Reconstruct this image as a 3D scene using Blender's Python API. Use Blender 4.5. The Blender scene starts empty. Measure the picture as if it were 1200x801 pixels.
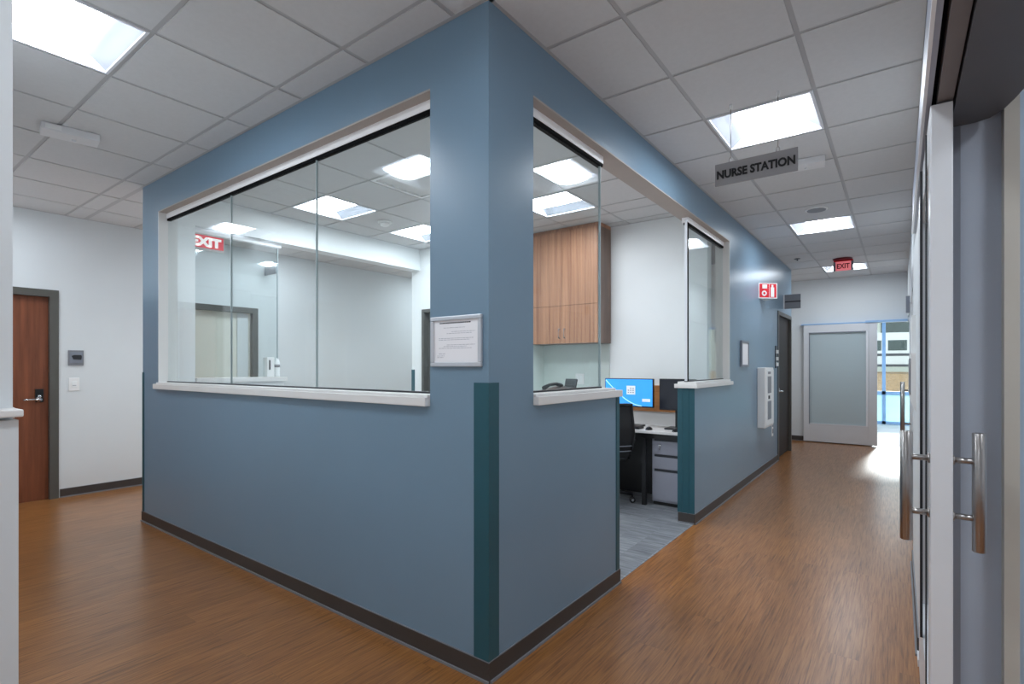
import bpy, bmesh, math, random
from mathutils import Vector, Matrix
random.seed(7)
SC = bpy.context.scene
COL = SC.collection
PI = math.pi
H = 2.941            # ceiling height
XC, YC = -1.42, 1.738  # outer corner of the nurse station

# ------------------------------------------------------------------ materials
def lin(c):
    c = c / 255.0
    return c / 12.92 if c <= 0.04045 else ((c + 0.055) / 1.055) ** 2.4
def rgb(t): return (lin(t[0]), lin(t[1]), lin(t[2]), 1.0)

def mat(name, col, rough=0.5, metal=0.0, var=0.04, scale=6.0, bump=0.0, bscale=60.0, spec=0.5, emit=0.0, emit_col=None, stretch=None, coat=0.0):
    m = bpy.data.materials.new(name); m.use_nodes = True
    nt = m.node_tree; n = nt.nodes; l = nt.links
    b = n['Principled BSDF']
    b.inputs['Roughness'].default_value = rough
    b.inputs['Metallic'].default_value = metal
    b.inputs['Specular IOR Level'].default_value = spec
    if coat: b.inputs['Coat Weight'].default_value = coat
    tc = n.new('ShaderNodeTexCoord'); mp = n.new('ShaderNodeMapping')
    l.new(tc.outputs['Object'], mp.inputs['Vector'])
    if stretch: mp.inputs['Scale'].default_value = stretch
    nz = n.new('ShaderNodeTexNoise'); nz.inputs['Scale'].default_value = scale; nz.inputs['Detail'].default_value = 4
    l.new(mp.outputs['Vector'], nz.inputs['Vector'])
    cr = n.new('ShaderNodeValToRGB')
    c = rgb(col)
    cr.color_ramp.elements[0].color = (c[0]*(1-var), c[1]*(1-var), c[2]*(1-var), 1)
    cr.color_ramp.elements[1].color = (min(1, c[0]*(1+var)), min(1, c[1]*(1+var)), min(1, c[2]*(1+var)), 1)
    cr.color_ramp.elements[0].position = .3; cr.color_ramp.elements[1].position = .7
    l.new(nz.outputs['Fac'], cr.inputs['Fac']); l.new(cr.outputs['Color'], b.inputs['Base Color'])
    if bump:
        nb = n.new('ShaderNodeTexNoise'); nb.inputs['Scale'].default_value = bscale; nb.inputs['Detail'].default_value = 3
        l.new(mp.outputs['Vector'], nb.inputs['Vector'])
        bp = n.new('ShaderNodeBump'); bp.inputs['Strength'].default_value = bump; bp.inputs['Distance'].default_value = .004
        l.new(nb.outputs['Fac'], bp.inputs['Height']); l.new(bp.outputs['Normal'], b.inputs['Normal'])
    if emit:
        b.inputs['Emission Color'].default_value = rgb(emit_col or col)
        b.inputs['Emission Strength'].default_value = emit
    return m

def plank_mat(name, cols, plank, grain_scale, rough, spec=.5, seam=.82, dark=.9, coat=0.0):
    """floor planks running along world Y with stretched grain"""
    m = bpy.data.materials.new(name); m.use_nodes = True
    nt = m.node_tree; n = nt.nodes; l = nt.links; b = n['Principled BSDF']
    b.inputs['Roughness'].default_value = rough; b.inputs['Specular IOR Level'].default_value = spec
    tc = n.new('ShaderNodeTexCoord')
    mp = n.new('ShaderNodeMapping'); mp.inputs['Rotation'].default_value = (0, 0, PI/2)
    l.new(tc.outputs['Object'], mp.inputs['Vector'])
    br = n.new('ShaderNodeTexBrick'); br.offset = .37
    br.inputs['Scale'].default_value = 1; br.inputs['Mortar Size'].default_value = .0012
    br.inputs['Mortar Smooth'].default_value = .3
    br.inputs['Brick Width'].default_value = plank[0]; br.inputs['Row Height'].default_value = plank[1]
    br.inputs['Color1'].default_value = (0, 0, 0, 1); br.inputs['Color2'].default_value = (1, 1, 1, 1); br.inputs['Mortar'].default_value = (.5, .5, .5, 1)
    l.new(mp.outputs['Vector'], br.inputs['Vector'])
    g = n.new('ShaderNodeMapping'); g.inputs['Scale'].default_value = grain_scale
    l.new(tc.outputs['Object'], g.inputs['Vector'])
    add = n.new('ShaderNodeVectorMath'); add.operation = 'MULTIPLY_ADD'
    l.new(br.outputs['Color'], add.inputs[0]); add.inputs[1].default_value = (7, 5, 3); l.new(g.outputs['Vector'], add.inputs[2])
    nz = n.new('ShaderNodeTexNoise'); nz.inputs['Scale'].default_value = 1; nz.inputs['Detail'].default_value = 7; nz.inputs['Roughness'].default_value = .62; nz.inputs['Distortion'].default_value = .35
    l.new(add.outputs[0], nz.inputs['Vector'])
    cr = n.new('ShaderNodeValToRGB')
    e = cr.color_ramp.elements
    e[0].position = .26; e[0].color = rgb(cols[0]); e[1].position = .72; e[1].color = rgb(cols[2])
    k = e.new(.48); k.color = rgb(cols[1])
    l.new(nz.outputs['Fac'], cr.inputs['Fac'])
    mr = n.new('ShaderNodeMapRange'); mr.inputs['To Min'].default_value = dark; mr.inputs['To Max'].default_value = 1.08
    l.new(br.outputs['Color'], mr.inputs['Value'])
    mx = n.new('ShaderNodeMix'); mx.data_type = 'RGBA'; mx.blend_type = 'MULTIPLY'; mx.inputs['Factor'].default_value = 1
    l.new(cr.outputs['Color'], mx.inputs['A']); l.new(mr.outputs['Result'], mx.inputs['B'])
    sm = n.new('ShaderNodeMix'); sm.data_type = 'RGBA'; sm.blend_type = 'MULTIPLY'
    l.new(br.outputs['Fac'], sm.inputs['Factor']); l.new(mx.outputs['Result'], sm.inputs['A']); sm.inputs['B'].default_value = (seam, seam, seam, 1)
    l.new(sm.outputs['Result'], b.inputs['Base Color'])
    b.inputs['Coat Weight'].default_value = coat; b.inputs['Coat Roughness'].default_value = .24
    bp = n.new('ShaderNodeBump'); bp.inputs['Strength'].default_value = .12; bp.inputs['Distance'].default_value = .002
    l.new(nz.outputs['Fac'], bp.inputs['Height']); l.new(bp.outputs['Normal'], b.inputs['Normal'])
    rr = n.new('ShaderNodeMapRange'); rr.inputs['To Min'].default_value = rough + .1; rr.inputs['To Max'].default_value = rough - .06
    l.new(nz.outputs['Fac'], rr.inputs['Value']); l.new(rr.outputs['Result'], b.inputs['Roughness'])
    return m

def glass_mat(name, tint, base=.04, frost=0.0):
    m = bpy.data.materials.new(name); m.use_nodes = True
    nt = m.node_tree; n = nt.nodes; l = nt.links; n.clear()
    out = n.new('ShaderNodeOutputMaterial')
    lw = n.new('ShaderNodeLayerWeight'); lw.inputs['Blend'].default_value = .5
    p = n.new('ShaderNodeMath'); p.operation = 'POWER'; p.inputs[1].default_value = 5
    l.new(lw.outputs['Facing'], p.inputs[0])
    ma = n.new('ShaderNodeMath'); ma.operation = 'MULTIPLY_ADD'; ma.inputs[1].default_value = 1 - base; ma.inputs[2].default_value = base
    l.new(p.outputs[0], ma.inputs[0])
    tr = n.new('ShaderNodeBsdfTransparent'); tr.inputs['Color'].default_value = rgb(tint)
    gl = n.new('ShaderNodeBsdfGlossy'); gl.inputs['Roughness'].default_value = 0
    mx = n.new('ShaderNodeMixShader')
    l.new(ma.outputs[0], mx.inputs[0]); l.new(tr.outputs[0], mx.inputs[1]); l.new(gl.outputs[0], mx.inputs[2])
    last = mx
    if frost:
        df = n.new('ShaderNodeBsdfDiffuse'); df.inputs['Color'].default_value = rgb(tint)
        tl = n.new('ShaderNodeBsdfTranslucent'); tl.inputs['Color'].default_value = rgb(tint)
        a = n.new('ShaderNodeMixShader'); a.inputs[0].default_value = .5
        l.new(df.outputs[0], a.inputs[1]); l.new(tl.outputs[0], a.inputs[2])
        f2 = n.new('ShaderNodeMixShader'); f2.inputs[0].default_value = frost
        l.new(mx.outputs[0], f2.inputs[1]); l.new(a.outputs[0], f2.inputs[2]); last = f2
    l.new(last.outputs[0], out.inputs['Surface'])
    return m

def wood_mat(name, cols, gscale, rough=.4):
    m = bpy.data.materials.new(name); m.use_nodes = True
    nt = m.node_tree; n = nt.nodes; l = nt.links; b = n['Principled BSDF']; b.inputs['Roughness'].default_value = rough
    tc = n.new('ShaderNodeTexCoord'); mp = n.new('ShaderNodeMapping'); mp.inputs['Scale'].default_value = gscale
    l.new(tc.outputs['Object'], mp.inputs['Vector'])
    nz = n.new('ShaderNodeTexNoise'); nz.inputs['Scale'].default_value = 1; nz.inputs['Detail'].default_value = 5; nz.inputs['Roughness'].default_value = .6
    l.new(mp.outputs['Vector'], nz.inputs['Vector'])
    cr = n.new('ShaderNodeValToRGB'); e = cr.color_ramp.elements
    e[0].position = .3; e[0].color = rgb(cols[0]); e[1].position = .7; e[1].color = rgb(cols[1])
    l.new(nz.outputs['Fac'], cr.inputs['Fac']); l.new(cr.outputs['Color'], b.inputs['Base Color'])
    return m

M = {}
M['white'] = mat('white_wall_paint', (212, 217, 220), .55, var=.015, scale=2, bump=.05, bscale=220)
M['offwhite'] = mat('pale_grey_wall_paint', (234, 237, 238), .6, var=.015, scale=2)
M['blue'] = mat('slate_blue_wall_paint', (114, 140, 160), .30, var=.02, scale=1.5, bump=.035, bscale=240, spec=.5)
M['sill'] = mat('white_solid_surface', (226, 225, 224), .35, var=.015, scale=5)
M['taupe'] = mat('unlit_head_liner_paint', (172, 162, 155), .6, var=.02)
M['headtrack'] = mat('white_head_track', (250, 250, 252), .35, var=.005)
M['track'] = mat('white_aluminium_track', (228, 231, 236), .3, var=.01)
M['gasket'] = mat('black_gasket', (12, 13, 16), .8, spec=.1, var=.05)
M['teal'] = mat('deep_teal_vinyl', (34, 82, 94), .38, var=.06, scale=3)
M['base'] = mat('dark_rubber_base', (62, 57, 55), .45, var=.06)
M['toe'] = mat('grey_base_toe', (122, 124, 130), .4, var=.05)
M['tile'] = mat('ceiling_tile', (206, 206, 207), .9, var=.02, scale=40, bump=.25, bscale=320)
M['tee'] = mat('ceiling_tee', (178, 178, 180), .5, var=.01)  # white grid darkened: shade of the recess is put into its colour
M['slab'] = mat('plenum_lid', (120, 120, 120), .9)
M['floor'] = plank_mat('wood_vinyl_floor', [(82, 48, 20), (138, 89, 44), (164, 113, 60)], (1.22, .15), (120, 4.2, 1), .29, spec=.5, coat=.28)
M['floor2'] = plank_mat('grey_vinyl_floor', [(84, 88, 94), (122, 126, 132), (156, 160, 164)], (.9, .18), (3, 34, 1), .4, dark=.86)
M['glass'] = glass_mat('clear_glass', (249, 253, 253))
M['glass_edge'] = mat('glass_bright_edge', (176, 188, 192), .2, var=.02)
M['frost'] = glass_mat('frosted_glass', (222, 234, 238), .03, frost=.9)
M['doorwood'] = wood_mat('cherry_door_veneer', [(100, 54, 33), (134, 78, 51)], (30, 30, 1.6), .4)
M['darkdoor'] = wood_mat('dark_door_veneer', [(24, 17, 14), (38, 28, 22)], (30, 30, 1.6), .6)
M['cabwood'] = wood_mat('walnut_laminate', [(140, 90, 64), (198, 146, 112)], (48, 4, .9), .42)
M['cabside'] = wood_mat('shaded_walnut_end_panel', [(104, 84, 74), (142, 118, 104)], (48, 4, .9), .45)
M['panelwood'] = wood_mat('tan_laminate', [(160, 104, 60), (192, 136, 84)], (4, 4, 30), .45)
M['frame'] = mat('grey_painted_steel', (84, 83, 79), .4, var=.04)
M['paledoor'] = mat('pale_door_laminate', (222, 220, 210), .45, var=.02)
M['steel'] = mat('brushed_steel', (176, 172, 170), .28, metal=1, var=.08, scale=4, stretch=(60, 60, 1))
M['chrome'] = mat('chrome', (225, 225, 228), .12, metal=1)
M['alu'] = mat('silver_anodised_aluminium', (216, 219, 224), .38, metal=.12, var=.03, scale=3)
M['alu_dark'] = mat('grey_aluminium', (134, 139, 150), .4, metal=.3, var=.04)  # mid-grey aluminium for bezels, pulls and small frames
M['fascia'] = mat('blue_grey_header_fascia', (150, 157, 174), .4, var=.03)
M['ceilbox'] = mat('off_white_ceiling_box', (218, 218, 220), .5, var=.01)
M['header'] = mat('bronze_grey_header', (112, 106, 106), .5, var=.04)
M['headerdark'] = mat('dark_header_panel', (84, 84, 88), .5, var=.04)
M['jamb'] = mat('blue_grey_jamb', (172, 180, 194), .42, var=.03, scale=2)
M['beige'] = mat('warm_grey_post', (178, 174, 166), .5, var=.03)
M['curtain'] = mat('pale_blue_partition', (176, 196, 216), .6, var=.03)
M['plastic_w'] = mat('white_plastic', (232, 232, 232), .35, var=.01)
M['plastic_g'] = mat('grey_plastic', (128, 131, 138), .4, var=.03)
M['plastic_d'] = mat('dark_plastic', (40, 42, 48), .4, var=.05)
M['black'] = mat('black_fabric', (20, 21, 25), .6, var=.1, scale=50)
M['blackpl'] = mat('black_plastic', (18, 19, 22), .35, var=.05)
M['paper'] = mat('paper', (240, 240, 244), .6, var=.01)
M['ink'] = mat('grey_ink', (176, 178, 186), .7)
M['inkdark'] = mat('dark_ink', (58, 60, 68), .7)
M['silver'] = mat('silver_snap_frame', (206, 209, 215), .3, metal=.5, var=.02)
M['signgrey'] = mat('engraved_grey_plastic', (156, 154, 156), .45, var=.02)
M['lettering'] = mat('black_lettering', (26, 26, 30), .5)
M['red'] = mat('signal_red', (206, 28, 44), .4, var=.03)
M['exitred'] = mat('exit_red_glow', (232, 70, 84), .4, emit=.55, emit_col=(232, 60, 76))
M['exitpink'] = mat('exit_pink_glow', (238, 130, 136), .4, emit=.5, emit_col=(238, 120, 128))
M['exitwhite'] = mat('exit_white_glow', (250, 244, 244), .4, emit=.8)
M['exitdark'] = mat('exit_dark_red', (110, 24, 36), .4)
M['lens'] = mat('troffer_lens', (250, 252, 255), .4, emit=30.0, emit_col=(240, 248, 255), var=0)
M['wing'] = mat('troffer_wing', (128, 130, 136), .5, var=.005)
M['screen'] = mat('blue_screen', (52, 150, 238), .3, emit=.55, emit_col=(60, 160, 245), var=.1, scale=3)
M['screenwave'] = mat('pale_screen_curve', (150, 205, 250), .3, emit=.8, emit_col=(160, 212, 252))
M['screenwhite'] = mat('white_screen_panel', (225, 232, 240), .3, emit=.3)
M['screendark'] = mat('dark_screen', (30, 34, 44), .2)
M['desk'] = mat('light_grey_laminate', (214, 213, 212), .4, var=.02)
M['ped'] = mat('grey_metallic_paint', (150, 152, 164), .38, metal=.2, var=.02)
M['splash'] = mat('pale_green_grey_backsplash', (206, 216, 212), .35, var=.015)
M['tan'] = mat('dry_grass_bank', (116, 96, 70), .9, var=.3, scale=14)
M['asphalt'] = mat('pale_concrete', (190, 192, 194), .8, var=.08, scale=3)
M['bldg'] = mat('pale_siding', (158, 166, 160), .7, var=.05)
M['bldgwin'] = mat('dark_green_window', (40, 54, 52), .3)
M['orange'] = mat('orange_fascia', (150, 98, 54), .6, var=.04)
M['vanwhite'] = mat('white_vehicle_paint', (168, 172, 172), .3, var=.02)
M['storefront'] = mat('blue_tinted_aluminium', (150, 186, 226), .35, var=.03)
M['vestwhite'] = mat('bright_vestibule_paint', (226, 232, 238), .5, var=.02)

# ------------------------------------------------------------------ mesh helpers
class MB:
    def __init__(s): s.bm = bmesh.new(); s.mi = 0
    def _f(s, vs):
        try:
            f = s.bm.faces.new(vs); f.material_index = s.mi; return f
        except ValueError: return None
    def box(s, x0, x1, y0, y1, z0, z1, bev=0.0):
        if x0 > x1: x0, x1 = x1, x0
        if y0 > y1: y0, y1 = y1, y0
        if z0 > z1: z0, z1 = z1, z0
        v = [s.bm.verts.new(p) for p in ((x0,y0,z0),(x1,y0,z0),(x1,y1,z0),(x0,y1,z0),(x0,y0,z1),(x1,y0,z1),(x1,y1,z1),(x0,y1,z1))]
        fs = [s._f([v[i] for i in q]) for q in ((3,2,1,0),(4,5,6,7),(0,1,5,4),(1,2,6,5),(2,3,7,6),(3,0,4,7))]
        if bev > 0:
            es = list({e for f in fs for e in f.edges})
            r = bmesh.ops.bevel(s.bm, geom=es, offset=bev, segments=2, affect='EDGES', profile=.6)
            for f in r['faces']: f.material_index = s.mi
        return s
    def prism(s, pts, axis, a, b):
        """polygon pts (2D) extruded along axis from a to b; 2D axes are the other two in xyz order"""
        def P(p, t):
            return {'x': (t, p[0], p[1]), 'y': (p[0], t, p[1]), 'z': (p[0], p[1], t)}[axis]
        A = [s.bm.verts.new(P(p, a)) for p in pts]; B = [s.bm.verts.new(P(p, b)) for p in pts]
        fs = [s._f(A[::-1]), s._f(B)]
        n = len(pts)
        for i in range(n): fs.append(s._f([A[i], A[(i+1) % n], B[(i+1) % n], B[i]]))
        bmesh.ops.recalc_face_normals(s.bm, faces=[f for f in fs if f])
        return s
    def tube(s, pts, r, seg=12, cap=True):
        pts = [Vector(p) for p in pts]; rings = []
        for i, p in enumerate(pts):
            if i == 0: d = pts[1] - p
            elif i == len(pts) - 1: d = p - pts[i-1]
            else: d = (pts[i+1] - p).normalized() + (p - pts[i-1]).normalized()
            d.normalize()
            up = Vector((0, 0, 1)) if abs(d.z) < .9 else Vector((1, 0, 0))
            a = d.cross(up).normalized(); b = a.cross(d).normalized()
            rr = r[i] if isinstance(r, (list, tuple)) else r
            rings.append([s.bm.verts.new(p + a*rr*math.cos(2*PI*k/seg) + b*rr*math.sin(2*PI*k/seg)) for k in range(seg)])
        fs = []
        for A, B in zip(rings, rings[1:]):
            for k in range(seg): fs.append(s._f([A[k], A[(k+1) % seg], B[(k+1) % seg], B[k]]))
        if cap: fs += [s._f(rings[0][::-1]), s._f(rings[-1])]
        bmesh.ops.recalc_face_normals(s.bm, faces=[f for f in fs if f])
        for f in fs:
            if f and len(f.verts) == 4: f.smooth = True
        return s
    def lathe(s, prof, c, axis=(0, 0, 1), seg=20):
        ax = Vector(axis).normalized(); up = Vector((1, 0, 0)) if abs(ax.x) < .9 else Vector((0, 1, 0))
        a = ax.cross(up).normalized(); b = ax.cross(a); c = Vector(c); rings = []
        for r, t in prof:
            rings.append([s.bm.verts.new(c + ax*t + (a*math.cos(2*PI*k/seg) + b*math.sin(2*PI*k/seg))*max(r, 1e-4)) for k in range(seg)])
        fs = []
        for A, B in zip(rings, rings[1:]):
            for k in range(seg): fs.append(s._f([A[k], A[(k+1) % seg], B[(k+1) % seg], B[k]]))
        fs += [s._f(rings[0][::-1]), s._f(rings[-1])]
        bmesh.ops.recalc_face_normals(s.bm, faces=[f for f in fs if f])
        for f in fs:
            if f and len(f.verts) == 4: f.smooth = True
        return s
    def sheet(s, grid):
        """grid of points -> quads"""
        V = [[s.bm.verts.new(p) for p in row] for row in grid]
        for i in range(len(V)-1):
            for j in range(len(V[0])-1):
                f = s._f([V[i][j], V[i+1][j], V[i+1][j+1], V[i][j+1]])
                if f: f.smooth = True
        return s
    def rot(s, ang, c=(0, 0, 0), axis='Z'):
        bmesh.ops.rotate(s.bm, verts=s.bm.verts[:], cent=c, matrix=Matrix.Rotation(ang, 3, axis)); return s
    def build(s, name, mats, parent=None, off=None):
        """coordinates are world ones; they are moved into the parent's (or own) frame"""
        if not isinstance(mats, (list, tuple)): mats = [mats]
        me = bpy.data.meshes.new(name)
        if parent is not None: o0 = root_loc(parent)
        else:
            xs = [v.co for v in s.bm.verts]
            if off is not None: o0 = Vector(off)
            else:
                o0 = Vector(((min(v.x for v in xs)+max(v.x for v in xs))/2, (min(v.y for v in xs)+max(v.y for v in xs))/2, min(v.z for v in xs)))
        for v in s.bm.verts: v.co -= o0
        s.bm.to_mesh(me); s.bm.free()
        for m in mats: me.materials.append(m)
        o = bpy.data.objects.new(name, me); COL.objects.link(o)
        if parent is not None: o.parent = parent
        else: o.location = o0
        return o

def root_loc(o):
    v = Vector((0, 0, 0))
    while o is not None: v = v + o.location; o = o.parent
    return v
def thing(name, label, cat, loc=(0, 0, 0), group=None):
    o = bpy.data.objects.new(name, None); COL.objects.link(o); o.location = loc
    o.empty_display_size = .1
    o['label'] = label; o['category'] = cat
    if group: o['group'] = group
    return o
def tag(o, label, cat, group=None, kind=None):
    o['label'] = label; o['category'] = cat
    if group: o['group'] = group
    if kind: o['kind'] = kind
    return o
def struct(name, mb, m, label, cat, off=None):
    o = mb.build(name, m, None, off if off is not None else (0, 0, 0))
    o['kind'] = 'structure'; o['label'] = label; o['category'] = cat
    return o
def structroot(name, label, cat, loc=(0, 0, 0)):
    o = thing(name, label, cat, loc); o['kind'] = 'structure'; return o
def kids(o): return [c for c in bpy.data.objects if c.parent == o]
def copy_tree(o, parent=None, loc=None, label=None):
    c = o.copy(); COL.objects.link(c)
    if parent is not None: c.parent = parent
    for ch in kids(o): copy_tree(ch, c)
    if loc is not None: c.location = loc
    if label: c['label'] = label
    return c
def text_mesh(body, size, extr=.001, weight=0.0, align='CENTER'):
    cu = bpy.data.curves.new('t', 'FONT'); cu.body = body; cu.size = size; cu.extrude = extr; cu.offset = weight
    cu.align_x = align; cu.align_y = 'CENTER'; cu.resolution_u = 3
    o = bpy.data.objects.new('t', cu); COL.objects.link(o)
    bpy.context.view_layer.update()
    me = bpy.data.meshes.new_from_object(o.evaluated_get(bpy.context.evaluated_depsgraph_get()))
    bpy.data.objects.remove(o); return me
def lettering(name, body, size, pos, right, up, m, parent, width=None, weight=0.0, extr=.001):
    """text laid on a surface: right/up are world directions"""
    me = text_mesh(body, size, extr, weight)
    r = Vector(right).normalized(); u = Vector(up).normalized(); nrm = r.cross(u)
    xs = [v.co.x for v in me.vertices]; w = max(xs) - min(xs); cx = (max(xs)+min(xs))/2
    ys = [v.co.y for v in me.vertices]; cy = (max(ys)+min(ys))/2
    sx = width / w if width else 1
    base = root_loc(parent)
    for v in me.vertices:
        q = Vector(pos) + r*((v.co.x-cx)*sx) + u*(v.co.y-cy) + nrm*v.co.z
        v.co = q - base
    me.name = name; me.materials.clear(); me.materials.append(m)
    o = bpy.data.objects.new(name, me); COL.objects.link(o); o.parent = parent
    return o

# ------------------------------------------------------------------ room shell
# floor
mb = MB(); mb.box(-7.4, 2.6, -4.2, 10.95, -.06, 0)
struct('floor', mb, M['floor'], 'wood-look plank floor of the corridors', 'floor')
mb = MB(); mb.box(-5.2, -1.425, 1.87, 5.4, -.05, .002)
struct('floor_station', mb, M['floor2'], 'grey plank floor inside the nurse station', 'floor')
mb = MB(); mb.box(-1.6, 3.0, 10.95, 15.3, -.06, 0)
struct('floor_vestibule', mb, M['asphalt'], 'pale bright floor of the entrance beyond the far door', 'floor')

def wall(mb, axis, a0, a1, t0, t1, z0, z1, holes=()):
    """wall running along axis ('x' or 'y') from a0..a1, thickness t0..t1, with rectangular holes (h0,h1,zb,zt)"""
    cuts = sorted({a0, a1, *[h[0] for h in holes], *[h[1] for h in holes]})
    for p, q in zip(cuts, cuts[1:]):
        mid = (p+q)/2; spans = [(z0, z1)]
        for h in holes:
            if h[0] <= mid <= h[1]:
                ns = []
                for s0, s1 in spans:
                    if h[2] > s0: ns.append((s0, min(s1, h[2])))
                    if h[3] < s1: ns.append((max(s0, h[3]), s1))
                spans = [x for x in ns if x[1]-x[0] > 1e-4]
        for s0, s1 in spans:
            if axis == 'x': mb.box(p, q, t0, t1, s0, s1)
            else: mb.box(t0, t1, p, q, s0, s1)
ZT = 3.15
SZ, HZ = 1.175, 2.665     # opening bottom / head
# station walls: outer blue skin + inner white skin
def skin(name, axis, a0, a1, outer, inner, holes, outmat, inmat, label, inner_a=None):
    mid = outer + (inner-outer)*.5
    mb = MB(); wall(mb, axis, a0, a1, outer, mid, 0, ZT, holes); mb.mi = 1
    i0, i1 = inner_a or (a0, a1)
    wall(mb, axis, i0, i1, mid, inner, 0, ZT, holes)
    return struct(name, mb, [outmat, inmat], label, 'wall')
hs = [(-5.01, -1.776, SZ, HZ)]
skin('wall_station_south', 'x', -5.36, XC, YC, YC+.14, hs, M['blue'], M['offwhite'], 'slate blue wall of the nurse station with the three-pane window', (-5.2, -1.56))
he = [(2.079, 3.033, SZ, HZ), (3.033, 4.54, 0, HZ), (4.54, 5.70, SZ, HZ), (8.40, 9.46, 0, 2.13)]
skin('wall_station_east', 'y', YC+.07, 9.55, XC, XC-.14, he, M['blue'], M['offwhite'], 'slate blue corridor wall with the open station counter and a dark door', (YC+.14, 9.55))
hw = [(2.1, 2.96, 1.21, 2.66), (2.96, 4.9, 0, 2.66)]
mb = MB(); wall(mb, 'y', YC+.07, 4.9, -5.36, -5.2, 0, ZT, hw)
struct('wall_station_west', mb, M['offwhite'], 'white half wall and header on the far side of the nurse station', 'wall')
mb = MB(); wall(mb, 'x', -5.36, -3.535, 4.9, 5.04, 0, ZT, [(-5.15, -4.25, 0, 2.13)])
wall(mb, 'y', 5.04, 5.4, -3.675, -3.535, 0, ZT)
wall(mb, 'x', -3.675, -1.56, 5.4, 5.54, 0, ZT)
mb.box(-5.36, -3.675, 5.5, 5.54, 0, ZT)
struct('wall_station_north', mb, M['offwhite'], 'white back wall inside the nurse station', 'wall')
mb = MB(); mb.box(-3.535, -2.64, 5.385, 5.4, .7, 1.62); mb.box(-3.535, -3.52, 4.93, 5.385, .7, 1.62)
struct('trim_1', mb, M['splash'], 'pale green-grey backsplash under the walnut wall cabinet', 'backsplash')
# west corridor far wall
mb = MB(); wall(mb, 'y', -.2, 8.6, -7.14, -7.0, 0, ZT, [(.52, 1.46, 0, 2.09), (2.66, 3.55, 0, 2.09)])
struct('wall_west', mb, M['white'], 'white end wall of the left corridor with the cherry door', 'wall')
mb = MB(); mb.box(-7.14, -5.2, 8.6, 8.74, 0, ZT); mb.box(-5.36, -5.2, 5.54, 8.6, 0, ZT)
struct('wall_far_west', mb, M['offwhite'], 'white wall closing the passage behind the station', 'wall')
# south side of left corridor : pier with cap and upper wall
mb = MB(); wall(mb, 'x', -7.14, -1.845, .18, .32, 0, 1.223, [(-5.27, -4.60, 0, 1.223)]); wall(mb, 'x', -7.14, -1.911, .18, .32, 1.223, ZT, [(-5.27, -4.60, 1.223, 2.06)])
mb.box(-1.985, -1.845, -4.2, .18, 0, 1.223); mb.box(-1.985, -1.911, -4.2, .18, 1.223, ZT)
struct('wall_south', mb, M['white'], 'white wall end beside the camera with a capped lower half', 'wall')
mb = MB(); mb.box(-1.93, -1.825, -4.2, .327, 1.232, 1.251, .004); mb.box(-2.6, -1.93, .3205, .327, 1.223, 1.251)
struct('trim_2', mb, M['sill'], 'white ledge cap on the half wall at the picture edge', 'ledge')
mb = MB(); mb.box(-2.0, 3.2, -4.34, -4.2, 0, ZT)
struct('wall_back', mb, M['white'], 'white wall behind the camera closing the corridor', 'wall')
# far end wall
mb = MB(); wall(mb, 'x', -4.2, 2.6, 10.88, 11.0, 0, ZT, [(-.40, .95, 0, 2.12)])
struct('wall_north', mb, M['white'], 'white end wall of the long corridor above the sliding door', 'wall')
mb = MB(); mb.box(-4.34, -4.2, 9.4, 11.0, 0, ZT); mb.box(-4.2, -1.56, 9.41, 9.55, 0, ZT)
struct('wall_side_passage', mb, M['white'], 'white walls of the side passage past the dark door', 'wall')
# right wall
mb = MB()
mb.box(.107, .25, 3.35, 10.88, 2.2, ZT)       # above doors beyond
mb.box(.075, .25, 3.10, 4.56, 0, 2.12)         # pier
mb.box(.13, .27, 6.7, 10.88, 0, 2.2)
mb.box(.107, .25, -4.2, 3.35, 2.30, ZT)
struct('wall_right', mb, M['white'], 'white wall piers between the glass room doors on the right side', 'wall')
# rooms on the right
mb = MB(); mb.box(2.4, 2.54, -4.2, 10.88, 0, ZT); mb.box(.25, 2.4, 3.3, 3.42, 0, ZT); mb.box(.27, 2.4, 6.9, 7.02, 0, ZT); 
mb.box(.27, 2.4, -1.6, -1.48, 0, ZT); mb.box(.13, .27, -4.2, -1.48, 0, ZT)
struct('wall_patient_rooms', mb, M['vestwhite'], 'pale walls of the rooms behind the glass doors', 'wall')
# vestibule
mb = MB(); mb.box(-.95, -.83, 11.0, 15.2, 0, 2.7); mb.box(1.5, 1.62, 11.0, 15.2, 0, 2.7); mb.box(-.95, 1.62, 11.0, 15.2, 2.7, 2.8)
struct('wall_vestibule', mb, M['vestwhite'], 'bright walls of the entrance lobby past the far sliding door', 'wall')

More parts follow.
